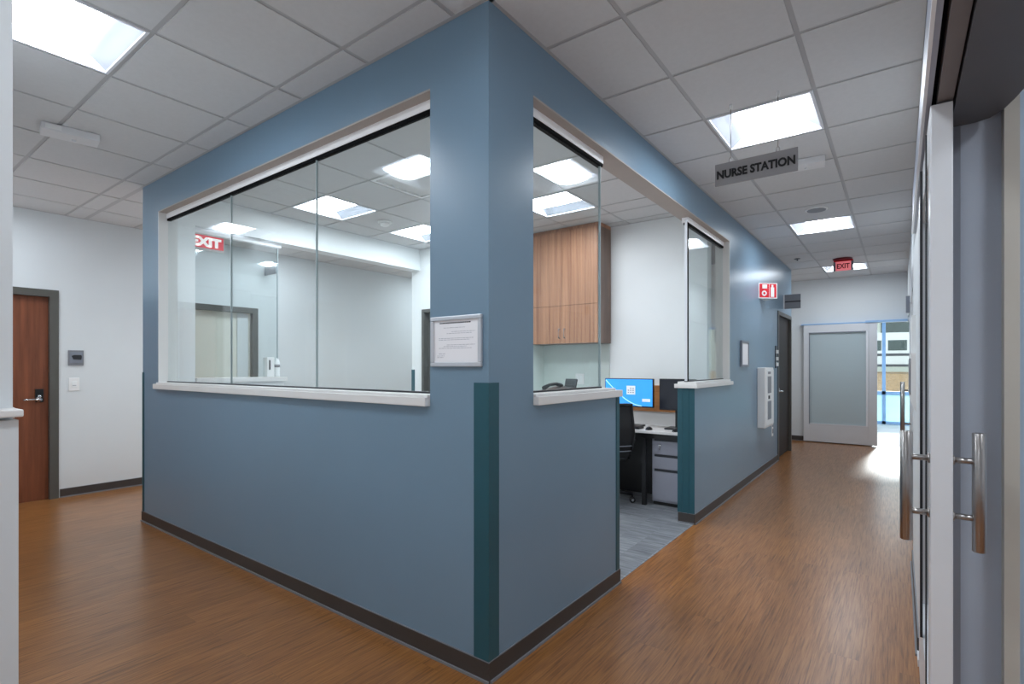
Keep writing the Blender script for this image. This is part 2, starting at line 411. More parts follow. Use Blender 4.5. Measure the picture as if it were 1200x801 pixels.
# ------------------------------------------------------------------ ceiling
GX, GY = -1.0, 3.40            # grid offsets of the corridors
RX, RY = -4.83, 2.81           # grid offsets inside the station
lights = []                    # (x0, y0, axis of lens)
corr_lights = [(GX, GY, 'y'), (GX, GY+.61*5, 'y'), (GX, GY+.61*10+.0, 'y'), (GX, GY-.61*5, 'y'), (GX, GY-.61*10, 'y'),  # last of these is unseen, added to illuminate from behind the camera
               (GX-.61*4, GY-.61*5, 'x'), (GX-.61*9, GY-.61*5, 'x'), (GX-.61*9, GY, 'x'), (GX-.61*9, GY+.61*5, 'x')]  # last two are added out of view to illuminate the west passage
room_lights = [(RX, RY, 'x'), (RX, RY+1.22, 'x'), (RX+.61*3, RY+1.22, 'x'), (RX+.61*3, RY, 'x')]  # last one is hidden from view, added to brighten the station
vent_cell = (RX+.61*2, RY)
def sub(rects, h):
    out = []
    for x0, x1, y0, y1 in rects:
        a0, a1, b0, b1 = max(x0, h[0]), min(x1, h[1]), max(y0, h[2]), min(y1, h[3])
        if a1-a0 < 1e-5 or b1-b0 < 1e-5: out.append((x0, x1, y0, y1)); continue
        for r in ((x0, a0, y0, y1), (a1, x1, y0, y1), (a0, a1, y0, b0), (a0, a1, b1, y1)):
            if r[1]-r[0] > 1e-4 and r[3]-r[2] > 1e-4: out.append(r)
    return out
def ceiling(mb, regions, gx, gy, holes):
    t = .61; g = .012
    for x0, x1, y0, y1 in regions:
        i0 = math.floor((x0-gx)/t); i1 = math.ceil((x1-gx)/t); j0 = math.floor((y0-gy)/t); j1 = math.ceil((y1-gy)/t)
        mb.mi = 1
        for i in range(i0, i1+1):
            X = gx+i*t
            if X+g > x0 and X-g < x1: 
                mb.box(max(X-g-.002, x0), min(X+g+.002, x1), y0, y1, H+.005, H+.03)
        for j in range(j0, j1+1):
            Y = gy+j*t
            if Y+g > y0 and Y-g < y1:
                mb.box(x0, x1, max(Y-g-.002, y0), min(Y+g+.002, y1), H+.0055, H+.03)
        # wall angle
        for r in ((x0, x0+.018, y0, y1), (x1-.018, x1, y0, y1), (x0, x1, y0, y0+.018), (x0, x1, y1-.018, y1)):
            mb.box(*r, H-.001, H+.004)
        mb.mi = 0
        for i in range(i0, i1):
            for j in range(j0, j1):
                r = (gx+i*t+g, gx+(i+1)*t-g, gy+j*t+g, gy+(j+1)*t-g)
                r = (max(r[0], x0), min(r[1], x1), max(r[2], y0), min(r[3], y1))
                if r[1]-r[0] < .01 or r[3]-r[2] < .01: continue
                rs = [r]
                for h in holes: rs = sub(rs, h)
                for q in rs: mb.box(*q, H, H+.02)
hol = [(x+.01, x+.60, y+.01, y+.60) for x, y, _ in corr_lights]
mb = MB()
ceiling(mb, [(XC, .13, 1.738, 9.55), (-4.2, .13, 9.55, 10.88), (-1.911, .13, -4.2, .32), (-7.0, .13, .32, 1.738), (-7.0, -5.36, 1.738, 8.6)], GX, GY, hol)
struct('ceiling', mb, [M['tile'], M['tee']], 'grid ceiling of square grey-white tiles over the corridors', 'ceiling')
mb = MB()
hol2 = [(x+.01, x+.60, y+.01, y+.60) for x, y, _ in room_lights] + [(vent_cell[0]+.01, vent_cell[0]+.60, vent_cell[1]+.01, vent_cell[1]+.60)]
ceiling(mb, [(-5.2, -1.56, YC+.14, 4.9), (-3.535, -1.56, 4.9, 5.4)], RX, RY, hol2)
struct('ceiling_station', mb, [M['tile'], M['tee']], 'grid ceiling of tiles inside the nurse station', 'ceiling')
mb = MB(); mb.box(-7.4, 2.7, -4.4, 11.0, ZT, ZT+.1)  # added lid that stops sky light leaking in through the ceiling
struct('ceiling_lid', mb, M['slab'], 'unseen lid added above the ceiling tiles against light leaks', 'ceiling')
mb = MB(); mb.box(.25, 2.4, -1.5, 10.88, 2.75, 2.8)
struct('ceiling_patient_rooms', mb, M['white'], 'plain white ceiling of the side rooms', 'ceiling')

# troffers
def make_troffer():
    t = thing('ceiling_light', '', 'ceiling light', (0, 0, H), 'square recessed ceiling lights')
    o = .295
    f = MB()
    f.box(-o, o, -o, -o+.014, H-.004, H+.03); f.box(-o, o, o-.014, o, H-.004, H+.03)
    f.box(-o, -o+.014, -o+.014, o-.014, H-.004, H+.03); f.box(o-.014, o, -o+.014, o-.014, H-.004, H+.03)
    f.build('frame', M['track'], t)
    b = MB(); b.box(-o, o, -o, o, H+.11, H+.125); b.box(-o, o, -o, -o+.006, H+.03, H+.11); b.box(-o, o, o-.006, o, H+.03, H+.11)
    b.box(-o, -o+.006, -o, o, H+.03, H+.11); b.box(o-.006, o, -o, o, H+.03, H+.11)
    b.build('housing', M['track'], t)
    i = o-.014; n = 8
    for s in (-1, 1):
        w = MB(); g = []
        for k in range(n+1):
            a = k/n; x = s*(i-(i-.155)*a); z = H+.004+.075*math.sin(a*PI/2)
            g.append([(x, -i, z), (x, i, z)])
        w.sheet(g).build('reflector', M['wing'], t)
    l = MB(); g = []
    for k in range(n+1):
        a = -1+2*k/n; g.append([(.16*a, -i, H+.052-.03*math.cos(a*PI/2)), (.16*a, i, H+.052-.03*math.cos(a*PI/2))])
    l.sheet(g).build('lens', M['lens'], t)
    return t
TR = make_troffer()
L_labels = ['bright ceiling light behind the hanging nurse station sign', 'second ceiling light down the long corridor, past the hanging sign', 'ceiling light at the corridor end behind the exit sign', 'ceiling light over the camera in the long corridor', 'unseen ceiling light added behind the camera',
            'bright ceiling light at the upper left beside the white wall end', 'ceiling light above the cherry door end of the left corridor', 'ceiling light added to illuminate the passage behind the station window', 'far ceiling light added to illuminate the passage behind the station']
R_labels = ['ceiling light inside the station seen through the wide window, before the smoke detector', 'ceiling light inside the station beside the back wall, past the smoke detector', 'ceiling light inside the station in front of the walnut cabinet', 'ceiling light added to brighten the station, hidden behind the front corner pier']
first = True
for (x, y, ax), lab in list(zip(corr_lights, L_labels)) + list(zip(room_lights, R_labels)):
    loc = (x+.305, y+.305, H)
    if first: o = TR; o.location = loc; o['label'] = lab; first = False
    else: o = copy_tree(TR, None, loc, lab)
    if ax == 'x': o.rotation_euler = (0, 0, PI/2)
# lights of the side rooms; the vestibule one is added for brightness
for (x, y, z), lab in [((1.2, .9, 2.75), 'ceiling light in the room behind the near glass door'), ((1.2, 5.3, 2.75), 'ceiling light in the second side room'), ((.35, 12.7, 2.70), 'ceiling light added to brighten the entrance lobby beyond the sliding door')]:
    o = copy_tree(TR, None, (x, y, z-.13), lab); o['group'] = 'square surface ceiling lights'

# air diffuser in the station
t = thing('ceiling_vent', 'louvred square air vent in the station ceiling beside the reflection', 'vent', (vent_cell[0]+.305, vent_cell[1]+.305, H))
cx, cy = vent_cell[0]+.305, vent_cell[1]+.305
f = MB()
for a in (.295, ):
    f.box(cx-a, cx+a, cy-a, cy-a+.03, H-.004, H+.02); f.box(cx-a, cx+a, cy+a-.03, cy+a, H-.004, H+.02)
    f.box(cx-a, cx-a+.03, cy-a+.03, cy+a-.03, H-.004, H+.02); f.box(cx+a-.03, cx+a, cy-a+.03, cy+a-.03, H-.004, H+.02)
f.build('frame', M['plastic_w'], t)
for k in range(7):
    s = MB(); y = cy-.22+k*.073; s.prism([(y-.03, H+.03), (y-.027, H+.033), (y+.03, H+.003), (y+.027, H)], 'x', cx-.265, cx+.265)
    s.build('louvre', M['plastic_w'], t)
b = MB(); b.box(cx-.295, cx+.295, cy-.295, cy+.295, H+.05, H+.06); b.build('backing', M['plastic_g'], t)

# ------------------------------------------------------------------ station windows
def pane(x0, x1, y0, y1, z0, z1, parent, name='glass_panel'):
    MB().box(x0, x1, y0, y1, z0, z1).build(name, M['glass'], parent)
GY0, GY1 = 1.805, 1.815
w1 = structroot('window_1', 'wide three-pane window in the blue station wall', 'window', (-3.4, 1.81, SZ))
for a, b in ((-4.995, -3.885), (-3.88, -2.815), (-2.81, -1.782)):
    k = 0
    pane(a, b, GY0, GY1, SZ+.062, HZ-.05, w1)
e = MB()
for x in (-3.8875, -2.8175): e.box(x+.002, x+.0075, GY0-.001, GY1+.001, SZ+.062, HZ-.06)
e.build('panel_edge', M['glass_edge'], w1)
MB().box(-5.0, -1.776, 1.795, 1.84, HZ-.045, HZ).build('head_track', M['headtrack'], w1)
MB().box(-5.0, -1.776, 1.798, 1.825, HZ-.063, HZ-.045).build('gasket', M['gasket'], w1)
MB().box(-5.0, -1.776, 1.798, 1.825, SZ+.0555, SZ+.064).build('bottom_channel', M['plastic_d'], w1)
# liners and sill (white)
mb = MB(); mb.box(-5.012, -5.0, YC-.002, YC+.142, SZ, HZ); mb.box(-1.778, -1.770, YC+.004, YC+.142, SZ+.05, HZ)
struct('trim_3', mb, M['sill'], 'white jamb liner of the wide station window', 'window trim')
mb = MB(); mb.box(-5.012, -1.776, YC-.001, YC+.142, HZ-.001, HZ+.008)
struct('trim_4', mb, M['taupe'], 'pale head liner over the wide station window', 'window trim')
mb = MB(); mb.box(-5.05, -1.780, YC-.030, YC+.16, SZ, SZ+.042, .004); mb.box(-5.03, -1.782, YC-.012, YC+.16, SZ+.042, SZ+.0555, .003)
struct('trim_5', mb, M['sill'], 'white sill under the wide station window', 'window sill')

w2 = structroot('window_2', 'single glass panel on the near half wall of the open counter', 'window', (-1.49, 2.5, SZ))
pane(-1.495, -1.485, 2.085, 2.905, SZ+.062, HZ-.05, w2)
e = MB(); e.box(-1.497, -1.483, 2.905, 2.911, SZ+.062, HZ-.06); e.build('panel_edge', M['glass_edge'], w2)
MB().box(-1.53, -1.475, 2.08, 2.93, HZ-.045, HZ).build('head_track', M['headtrack'], w2)
MB().box(-1.515, -1.478, 2.08, 2.93, HZ-.063, HZ-.045).build('gasket', M['gasket'], w2)
MB().box(-1.51, -1.48, 2.08, 2.92, SZ+.0555, SZ+.064).build('bottom_channel', M['plastic_d'], w2)
mb = MB(); mb.box(-1.58, XC+.03, 2.083, 3.03, SZ, SZ+.042, .004); mb.box(-1.57, XC+.012, 2.083, 2.965, SZ+.042, SZ+.0555, .003)
struct('trim_6', mb, M['sill'], 'white counter cap on the near half wall', 'ledge')
mb = MB(); mb.box(XC-.142, XC+.001, 2.079, 5.70, HZ-.001, HZ+.008)
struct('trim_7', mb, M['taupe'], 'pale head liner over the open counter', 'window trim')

w3 = structroot('window_3', 'single glass panel on the far half wall of the open counter', 'window', (-1.49, 5.1, SZ))
pane(-1.495, -1.485, 4.567, 5.685, SZ+.062, HZ-.05, w3)
e = MB(); e.box(-1.503, -1.477, 4.545, 4.566, SZ+.062, HZ-.04); e.build('end_gasket', M['gasket'], w3)
e = MB(); e.box(-1.503, -1.482, 4.538, 4.5449, SZ+.062, HZ-.02); e.build('end_stile', M['track'], w3)
MB().box(-1.53, -1.475, 4.545, 5.69, HZ-.045, HZ).build('head_track', M['headtrack'], w3)
MB().box(-1.515, -1.478, 4.545, 5.69, HZ-.063, HZ-.045).build('gasket', M['gasket'], w3)
MB().box(-1.51, -1.48, 4.545, 5.69, SZ+.0555, SZ+.064).build('bottom_channel', M['plastic_d'], w3)
mb = MB(); mb.box(XC-.142, XC+.002, 5.69, 5.702, SZ, HZ); 
struct('trim_8', mb, M['sill'], 'white jamb liner at the far end of the open counter', 'window trim')
mb = MB(); mb.box(-1.59, XC+.03, 4.52, 5.74, SZ, SZ+.036, .004); mb.box(-1.57, XC+.012, 4.55, 5.70, SZ+.036, SZ+.0555, .003)
struct('trim_9', mb, M['sill'], 'white counter cap on the far half wall', 'ledge')

w4 = structroot('window_4', 'glass panel on the far half wall at the back of the station', 'window', (-5.28, 2.5, 1.25))
pane(-5.285, -5.275, 2.11, 2.93, 1.262, 2.61, w4)
MB().box(-5.287, -5.273, 2.93, 2.938, 1.262, 2.61).build('panel_edge', M['glass_edge'], w4)
MB().box(-5.31, -5.25, 2.1, 2.96, 2.615, 2.66).build('head_track', M['headtrack'], w4)
mb = MB(); mb.box(-5.39, -5.17, 2.103, 2.985, 1.21, 1.255, .004)
struct('trim_10', mb, M['sill'], 'white cap on the half wall at the back of the station', 'ledge')

# ------------------------------------------------------------------ baseboards
def baseboard(name, runs, label, h=.088):
    """runs: (axis, a0, a1, face, sign) sign = direction the room lies in"""
    mb = MB()
    for ax, a0, a1, f, s in runs:
        mb.mi = 0
        if ax == 'x': mb.box(a0, a1, f, f+s*.008, .0, h)
        else: mb.box(f, f+s*.008, a0, a1, .0, h)
        mb.mi = 1
        if ax == 'x': mb.box(a0, a1, f, f+s*.006, h, h+.003)
        else: mb.box(f, f+s*.006, a0, a1, h, h+.003)
        if ax == 'x': mb.box(a0, a1, f+s*.008, f+s*.016, .001, .012)
        else: mb.box(f+s*.008, f+s*.016, a0, a1, .001, .012)
    return struct(name, mb, [M['base'], M['toe']], label, 'baseboard')
baseboard('baseboard_station_south', [('x', -5.368, XC+.008, YC, -1), ('y', YC-.008, 1.9, -5.36, -1)], 'dark rubber baseboard under the wide station window')
baseboard('baseboard_station_east', [('y', YC, 3.041, XC, 1), ('x', -1.56, XC+.008, 3.033, 1)], 'dark rubber baseboard on the near half wall')
baseboard('baseboard_corridor', [('y', 4.532, 8.345, XC, 1), ('x', -1.56, XC, 4.54, -1)], 'dark rubber baseboard along the far blue wall')
baseboard('baseboard_west', [('y', 1.53, 2.59, -7.0, 1), ('y', 3.62, 8.6, -7.0, 1), ('y', .33, .45, -7.0, 1)], 'dark rubber baseboard along the white end wall')
baseboard('baseboard_north', [('x', -4.2, -1.42, 10.88, -1)], 'dark rubber baseboard left of the far sliding door')
baseboard('baseboard_right', [('y', 3.10, 4.56, .075, -1), ('y', 6.7, 10.88, .13, -1)], 'dark rubber baseboard on the right wall pier')
baseboard('baseboard_station_room', [('x', -4.2, -3.535, 4.9, -1), ('x', -2.4, -1.56, 5.4, -1)], 'dark rubber baseboard inside the station')

# ------------------------------------------------------------------ corner guards
GT = 1.292
g = MB(); g.box(XC-.081, XC+.004, YC-.004, YC, .09, GT); g.box(XC, XC+.004, YC, YC+.068, .09, GT)
tag(g.build('corner_guard', M['teal']), 'tall teal guard wrapping the front corner of the blue station', 'corner guard', 'teal corner guards')
g = MB(); g.box(-5.364, -5.325, YC-.004, YC, .09, GT+.02); g.box(-5.364, -5.36, YC, YC+.06, .09, GT+.02)
tag(g.build('corner_guard', M['teal']), 'narrow teal guard at the station corner near the cherry door', 'corner guard', 'teal corner guards')
g = MB(); g.box(XC, XC+.004, 2.992, 3.037, .09, SZ-.001); g.box(XC-.14, XC, 3.033, 3.037, .09, SZ-.001)
tag(g.build('corner_guard', M['teal']), 'teal guard on the free end of the near half wall', 'corner guard', 'teal corner guards')
g = MB(); g.box(XC-.145, XC+.003, 4.535, 4.54, .09, SZ-.001); g.box(XC-.115, XC-.10, 4.532, 4.535, .09, SZ-.001); g.box(XC-.06, XC-.045, 4.532, 4.535, .09, SZ-.001)
tag(g.build('corner_guard', M['teal']), 'teal end guard on the far half wall beside the drawer unit', 'corner guard', 'teal corner guards')
g = MB(); g.box(-5.364, -5.30, 4.896, 4.9, .09, GT+.03); g.box(-5.364, -5.36, 4.9, 4.96, .09, GT+.03)
tag(g.build('corner_guard', M['teal']), 'small teal guard behind the window beside the dark inner door frame', 'corner guard', 'teal corner guards')

# ------------------------------------------------------------------ doors
def steel_frame(mb, axis, a0, a1, face, back, zt, w=.05, lip=.012, s=1):
    """door frame around opening a0..a1 up to zt; face = wall face coordinate, s = towards the viewer"""
    def bx(p, q, z0, z1):
        f0 = face+s*lip
        if axis == 'x': mb.box(p, q, f0, back, z0, z1)
        else: mb.box(f0, back, p, q, z0, z1)
    bx(a0-w, a0+.012, 0, zt+w); bx(a1-.012, a1+w, 0, zt+w); bx(a0+.012, a1-.012, zt-.012, zt+w)
def lever(parent, x, y, z, nx, ny, side):
    """lever lock on a leaf; (nx,ny) = outward normal; side = direction of lever along the face"""
    n = Vector((nx, ny, 0)); tdir = Vector((-ny, nx, 0))*side; p = Vector((x, y, z))
    e = MB()
    a = p - tdir*.032; b = p + tdir*.032 + n*.02
    e.box(a.x, b.x, a.y, b.y, z-.03, z+.105, .006)
    hp = e.build('lock_plate', M['blackpl'], parent)
    h = MB(); h.lathe([(.03, 0), (.03, .012), (.016, .014), (.014, .05), (.012, .055)], p + n*.018, n)
    q = p + n*.062
    h.tube([q, q + tdir*.04, q + tdir*.10, q + tdir*.13 + n*-.008], [.013, .012, .010, .009])
    h.build('lever', M['chrome'], parent)
    k = MB(); k.lathe([(.017, 0), (.017, .012), (.008, .013)], p + n*.02 + Vector((0, 0, .028)), n, 14); k.build('lock_cylinder', M['chrome'], parent)

d1 = structroot('door_1', 'cherry wood door in a grey steel frame at the left', 'door', (-7.0, 1.0, 0))
m_ = MB(); steel_frame(m_, 'y', .52, 1.46, -7.0, -7.14, 2.09, .06); m_.build('door_frame', M['frame'], d1)
lf = MB(); lf.box(-7.085, -7.04, .533, 1.447, .001, 2.077, .002); lf.build('door_leaf', M['doorwood'], d1)
lever(d1, -7.04, 1.375, 1.03, 1, 0, -1)
d2 = structroot('door_2', 'pale door in a dark grey frame seen through the station window', 'door', (-7.0, 3.1, 0))
m_ = MB(); steel_frame(m_, 'y', 2.66, 3.55, -7.0, -7.14, 2.09, .06); m_.build('door_frame', M['frame'], d2)
lf = MB(); lf.box(-7.10, -7.06, 2.672, 3.538, .001, 2.078); lf.build('door_leaf', M['paledoor'], d2)
m_ = MB(); m_.box(-7.062, -7.045, 3.36, 3.5, .05, 2.07); m_.build('side_panel', M['white'], d2)
d3 = structroot('door_3', 'dark brown door near the end of the blue corridor wall', 'door', (XC, 8.9, 0))
m_ = MB(); steel_frame(m_, 'y', 8.40, 9.46, XC, XC-.14, 2.13, .045, s=1); m_.build('door_frame', M['frame'], d3)
lf = MB(); lf.box(XC-.075, XC-.03, 8.412, 9.448, .01, 2.118); lf.build('door_leaf', M['darkdoor'], d3)
lever(d3, XC-.03, 8.5, 1.0, 1, 0, 1)
d4 = structroot('door_4', 'inner door in a dark grey frame at the back wall of the station', 'door', (-4.7, 4.9, 0))
m_ = MB(); steel_frame(m_, 'x', -5.13, -4.27, 4.9, 5.04, 2.10, .03, s=-1); m_.build('door_frame', M['frame'], d4)
lf = MB(); lf.box(-5.118, -4.282, 4.97, 5.01, .01, 2.088); lf.build('door_leaf', M['frame'], d4)
d5 = structroot('door_5', 'pale door on the wall facing the wide station window', 'door', (-4.93, .32, 0))
m_ = MB(); steel_frame(m_, 'x', -5.27, -4.60, .32, .18, 2.06, .05, s=1); m_.build('door_frame', M['plastic_w'], d5)
lf = MB(); lf.box(-5.258, -4.612, .25, .29, .001, 2.048); lf.build('door_leaf', M['paledoor'], d5)

# far sliding door
d6 = structroot('door_6', 'silver framed sliding door with frosted glass at the corridor end', 'door', (-.86, 10.82, 0))
f = MB(); y0, y1 = 10.79, 10.845
f.box(-1.405, -1.318, y0, y1, .015, 2.11, .004); f.box(-.425, -.305, y0, y1, .015, 2.11, .004)
f.box(-1.318, -.425, y0, y1, .015, .33, .004); f.box(-1.318, -.425, y0, y1, 1.975, 2.11, .004)
f.build('door_frame', M['alu'], d6)
f = MB(); f.box(-1.318, -.425, 10.812, 10.822, .33, 1.975); f.build('frosted_panel', M['frost'], d6)
f = MB(); f.box(-.462, -.428, 10.78, 10.80, .33, 1.975); f.box(-1.318, -.428, 10.785, 10.8, .33, .342); f.build('lit_edge_strip', M['track'], d6)  # right strip paints the lit edge of the glass in white
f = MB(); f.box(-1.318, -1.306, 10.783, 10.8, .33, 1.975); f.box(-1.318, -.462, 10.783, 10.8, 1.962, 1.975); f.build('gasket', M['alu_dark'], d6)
f = MB(); f.box(-.47, .107, 10.77, 10.878, 2.115, 2.15, .003); f.box(-1.45, -.47, 10.80, 10.878, 2.115, 2.135); f.build('head_track', M['storefront'], d6)
f = MB(); f.box(-.40, -.375, 10.88, 11.0, 0, 2.12); f.build('side_jamb', M['alu'], d6)

# ------------------------------------------------------------------ glass room door on the right, open edge-on
d7 = structroot('door_7', 'silver glass room door seen edge-on at the right with pull handles', 'door', (.095, 2.4, 0))
f = MB(); f.box(.070, .120, 1.90, 2.02, .012, 2.105, .003); f.box(.070, .120, 2.86, 2.98, .012, 2.105, .003)
f.box(.070, .120, 2.02, 2.86, .012, .34); f.box(.070, .120, 2.02, 2.86, 1.98, 2.105)
f.build('door_frame', M['alu'], d7)
f = MB(); f.box(.090, .100, 2.02, 2.86, .34, 1.98); f.build('glass_panel', M['glass'], d7)
f = MB(); f.box(.066, .070, 2.12, 2.14, .34, 2.1); f.box(.062, .070, 2.5, 2.53, .34, 2.1); f.build('gasket', M['plastic_d'], d7)
def pull(parent, x0, xb, y, z0, z1, zs, r=.0155):
    h = MB(); h.lathe([(r-.002, 0), (r, .002), (r, z1-z0-.002), (r-.002, z1-z0)], (xb, y, z0), (0, 0, 1), 20)
    hb = h.build('pull_handle', M['steel'], parent)
    for z in zs:
        p = MB(); p.tube([(x0, y, z), (xb, y, z)], .0085, 14); p.lathe([(.014, 0), (.014, .004), (.009, .006)], (x0, y, z), (1 if xb > x0 else -1, 0, 0), 16)
        p.build('handle_post', M['steel'], hb)
pull(d7, .070, .016, 1.93, .853, 1.173, (.94, 1.098))
pull(d7, .120, .177, 1.93, .848, 1.178, (.94, 1.098))

# header of the sliding assembly
mb = MB()
mb.box(.060, .074, -1.2, 3.75, 2.12, 2.36)                 # fascia
mb.mi = 1; mb.box(.054, .062, -1.2, 3.75, 2.118, 2.130)     # lit trim
mb.mi = 2; mb.box(.074, .25, -1.2, 3.35, 2.16, 2.30)       # slot roof
mb.mi = 3; mb.box(.086, .121, -1.2, 1.97, 2.112, 2.16)     # bronze cover strip
mb.mi = 0; mb.box(.060, .107, -1.2, 3.75, 2.34, 2.36)
struct('trim_11', mb, [M['fascia'], M['track'], M['gasket'], M['header']], 'long door header with a bright trim above the glass doors', 'door header')
mb = MB()
pts = [(.126, -1.2), (.60, -1.2), (.60, 1.30), (.33, 1.60), (.292, 1.76), (.272, 1.88), (.255, 1.975), (.238, 2.045), (.215, 2.085), (.185, 2.10), (.126, 2.10)]
mb.prism(pts, 'z', 2.10, 2.16)
struct('trim_12', mb, M['headerdark'], 'dark soffit panel with a curved edge over the near doorway', 'door header')
mb = MB(); mb.box(.126, .243, 2.112, 2.26, 0, 2.75); mb.mi = 1; mb.box(.126, .150, 2.104, 2.112, 0, 2.10)
struct('trim_13', mb, [M['jamb'], M['alu_dark']], 'blue-grey jamb behind the edge-on glass door', 'door jamb')
mb = MB(); mb.box(.243, .276, 2.06, 2.26, 0, 2.75)
struct('trim_14', mb, M['beige'], 'warm grey post beside the blue-grey jamb', 'door jamb')
mb = MB(); mb.box(.277, 1.6, 2.2, 2.26, 0, 2.75)
struct('wall_partition', mb, M['curtain'], 'pale blue partition past the warm grey post', 'wall')
# floor guide
mb = MB(); mb.box(.066, .10, -1.0, 1.86, .0, .014); mb.box(.066, .124, 3.0, 3.1, 0, .03)
struct('trim_15', mb, M['track'], 'pale floor guide under the glass room doors', 'threshold')
# second room door further along
d8 = structroot('door_8', 'second glass room door past the right wall pier', 'door', (.10, 5.6, 0))
f = MB(); f.box(.085, .135, 4.58, 4.68, .012, 2.11); f.box(.085, .135, 6.60, 6.70, .012, 2.11); f.box(.085, .135, 5.58, 5.70, .012, 2.11)
f.box(.085, .135, 4.68, 6.6, .012, .20); f.box(.085, .135, 4.68, 6.6, 2.0, 2.2); f.build('door_frame', M['alu'], d8)
f = MB(); f.box(.105, .115, 4.68, 6.6, .2, 2.0); f.build('glass_panel', M['glass'], d8)
pull(d8, .085, .022, 6.1, .74, 1.22, (.83, 1.14), .018)
# dispenser on the pier
t = thing('glove_dispenser', 'pale wall-mounted dispenser box on the right wall pier', 'dispenser', (.06, 4.0, 1.10))
b = MB(); b.prism([(.075, 1.10), (.075, 1.44), (.052, 1.44), (.052, 1.16)], 'y', 3.75, 4.25); b.build('body', M['plastic_w'], t)
b = MB(); b.box(.046, .052, 3.78, 4.22, 1.20, 1.41); b.build('front_cover', M['plastic_g'], t)
b = MB(); b.box(.056, .075, 3.8, 4.1, 1.441, 1.66); b.build('paper_holder', M['offwhite'], t)
t = thing('wall_bracket', 'small dark bracket sign high on the right wall', 'bracket', (.09, 8.0, 1.95))
b = MB(); b.box(.104, .13, 7.7, 7.82, 1.95, 2.35); b.build('back_plate', M['plastic_d'], t)
b = MB(); b.box(.06, .104, 7.75, 7.77, 2.0, 2.2); b.build('arm', M['alu_dark'], t)

# ------------------------------------------------------------------ signs
# hanging nurse station sign
t = thing('nurse_station_sign', 'grey hanging sign reading NURSE STATION in the corridor', 'sign', (-.68, 3.30, 2.463))
a0 = Vector((-.907, 3.30)); a1 = Vector((-.458, 3.30)); d = (a1-a0).normalized()
b = MB(); b.box(-.907, -.458, 3.30, 3.312, 2.464, 2.596, .001); b.build('sign_panel', M['signgrey'], t)
lettering('sign_lettering', 'NURSE STATION', .066, (-.6825, 3.298, 2.528), (1, 0, 0), (0, 0, 1), M['lettering'], t, width=.425, weight=.0026, extr=.0015)
for x in (-.817, -.560):
    w = MB(); w.tube([(x, 3.306, 2.62), (x, 3.306, H-.012)], .0024, 8); wo = w.build('hanging_wire', M['steel'], t)
    k = MB(); k.lathe([(.008, 0), (.010, .006), (.010, .024), (.006, .03)], (x, 3.306, H-.03), (0, 0, 1), 12); k.build('ceiling_clip', M['plastic_w'], wo)
    k = MB(); ring = [(x + .010*math.sin(q), 3.306, 2.606 + .017*math.cos(q)) for q in [i*2*PI/14 for i in range(15)]]; k.tube(ring, .0022, 6, cap=False); k.build('hook_ring', M['steel'], wo)
# exit sign at corridor end
t = thing('exit_sign', 'red exit sign hanging at the far end of the corridor', 'sign', (-.66, 9.0, 2.72), 'red exit signs')
b = MB(); b.lathe([(.125, 0), (.125, -.012), (.11, -.022)], (-.67, 9.0, H), (0, 0, 1), 24); b.build('canopy', M['exitdark'], t)
b = MB(); b.box(-.78, -.54, 8.985, 9.012, 2.90, 2.92)
b.build('top_rail', M['red'], t)
b = MB(); b.tube([(-.66, 9.0, 2.915), (-.66, 9.0, H-.02)], .012, 10); b.build('stem', M['plastic_g'], t)
b = MB(); b.box(-.755, -.565, 8.992, 9.006, 2.768, 2.90); b.build('face', M['exitpink'], t)
for x in (-.785, -.565):
    b = MB(); b.box(x, x+.03, 8.992, 9.006, 2.768, 2.90); b.build('side_plate', M['plastic_g'], t)
lettering('sign_lettering', 'EXIT', .10, (-.66, 8.9905, 2.834), (1, 0, 0), (0, 0, 1), M['exitdark'], t, width=.16, weight=.003)
# exit sign in the west passage
t = thing('exit_sign', 'red exit sign seen through the left pane of the station window', 'sign', (-6.4, 2.72, 2.69), 'red exit signs')
b = MB(); b.box(-6.44, -6.40, 2.50, 2.90, 2.70, 2.87, .003); b.build('housing', M['plastic_w'], t)
b = MB(); b.box(-6.40, -6.396, 2.51, 2.89, 2.725, 2.868); b.build('face', M['exitred'], t)
b = MB(); b.box(-6.45, -6.39, 2.60, 2.80, 2.868, H); b.build('canopy', M['plastic_w'], t)
lettering('sign_lettering', 'EXIT', .135, (-6.3945, 2.70, 2.795), (0, 1, 0), (0, 0, 1), M['exitwhite'], t, width=.33, weight=.008)
# fire V sign
t = thing('fire_sign', 'red projecting fire hose and extinguisher sign on the blue wall', 'sign', (XC, 7.27, 2.22))
A = (XC, 7.09); B = (XC+.18, 7.27); Cc = (XC, 7.45)
b = MB(); b.prism([A, B, Cc], 'z', 2.222, 2.414); b.build('sign_body', M['plastic_w'], t)
nn = Vector((1, -1, 0)).normalized(); rr = Vector((1, 1, 0)).normalized()
def onface(u0, u1, z0, z1, off):
    p = [Vector((A[0], A[1], 0)) + rr*u0 + nn*off, Vector((A[0], A[1], 0)) + rr*u1 + nn*off]
    m = MB(); q = [Vector((p[0].x, p[0].y, z0)), Vector((p[1].x, p[1].y, z0)), Vector((p[1].x, p[1].y, z1)), Vector((p[0].x, p[0].y, z1))]
    back = [v - nn*off*.9 for v in q]
    F = [m.bm.verts.new(v) for v in q]; G = [m.bm.verts.new(v) for v in back]
    m._f(F); m._f(G[::-1])
    for i in range(4): m._f([F[i], G[i], G[(i+1) % 4], F[(i+1) % 4]])
    return m
onface(.012, .142, 2.232, 2.404, .0015).build('left_panel', M['red'], t)
onface(.148, .243, 2.232, 2.404, .0015).build('right_panel', M['red'], t)
m = MB()
c0 = Vector((A[0], A[1], 0)) + rr*.075 + nn*.003
m.lathe([(.034, 0), (.034, .002)], c0 + Vector((0, 0, 2.285)), nn, 18)
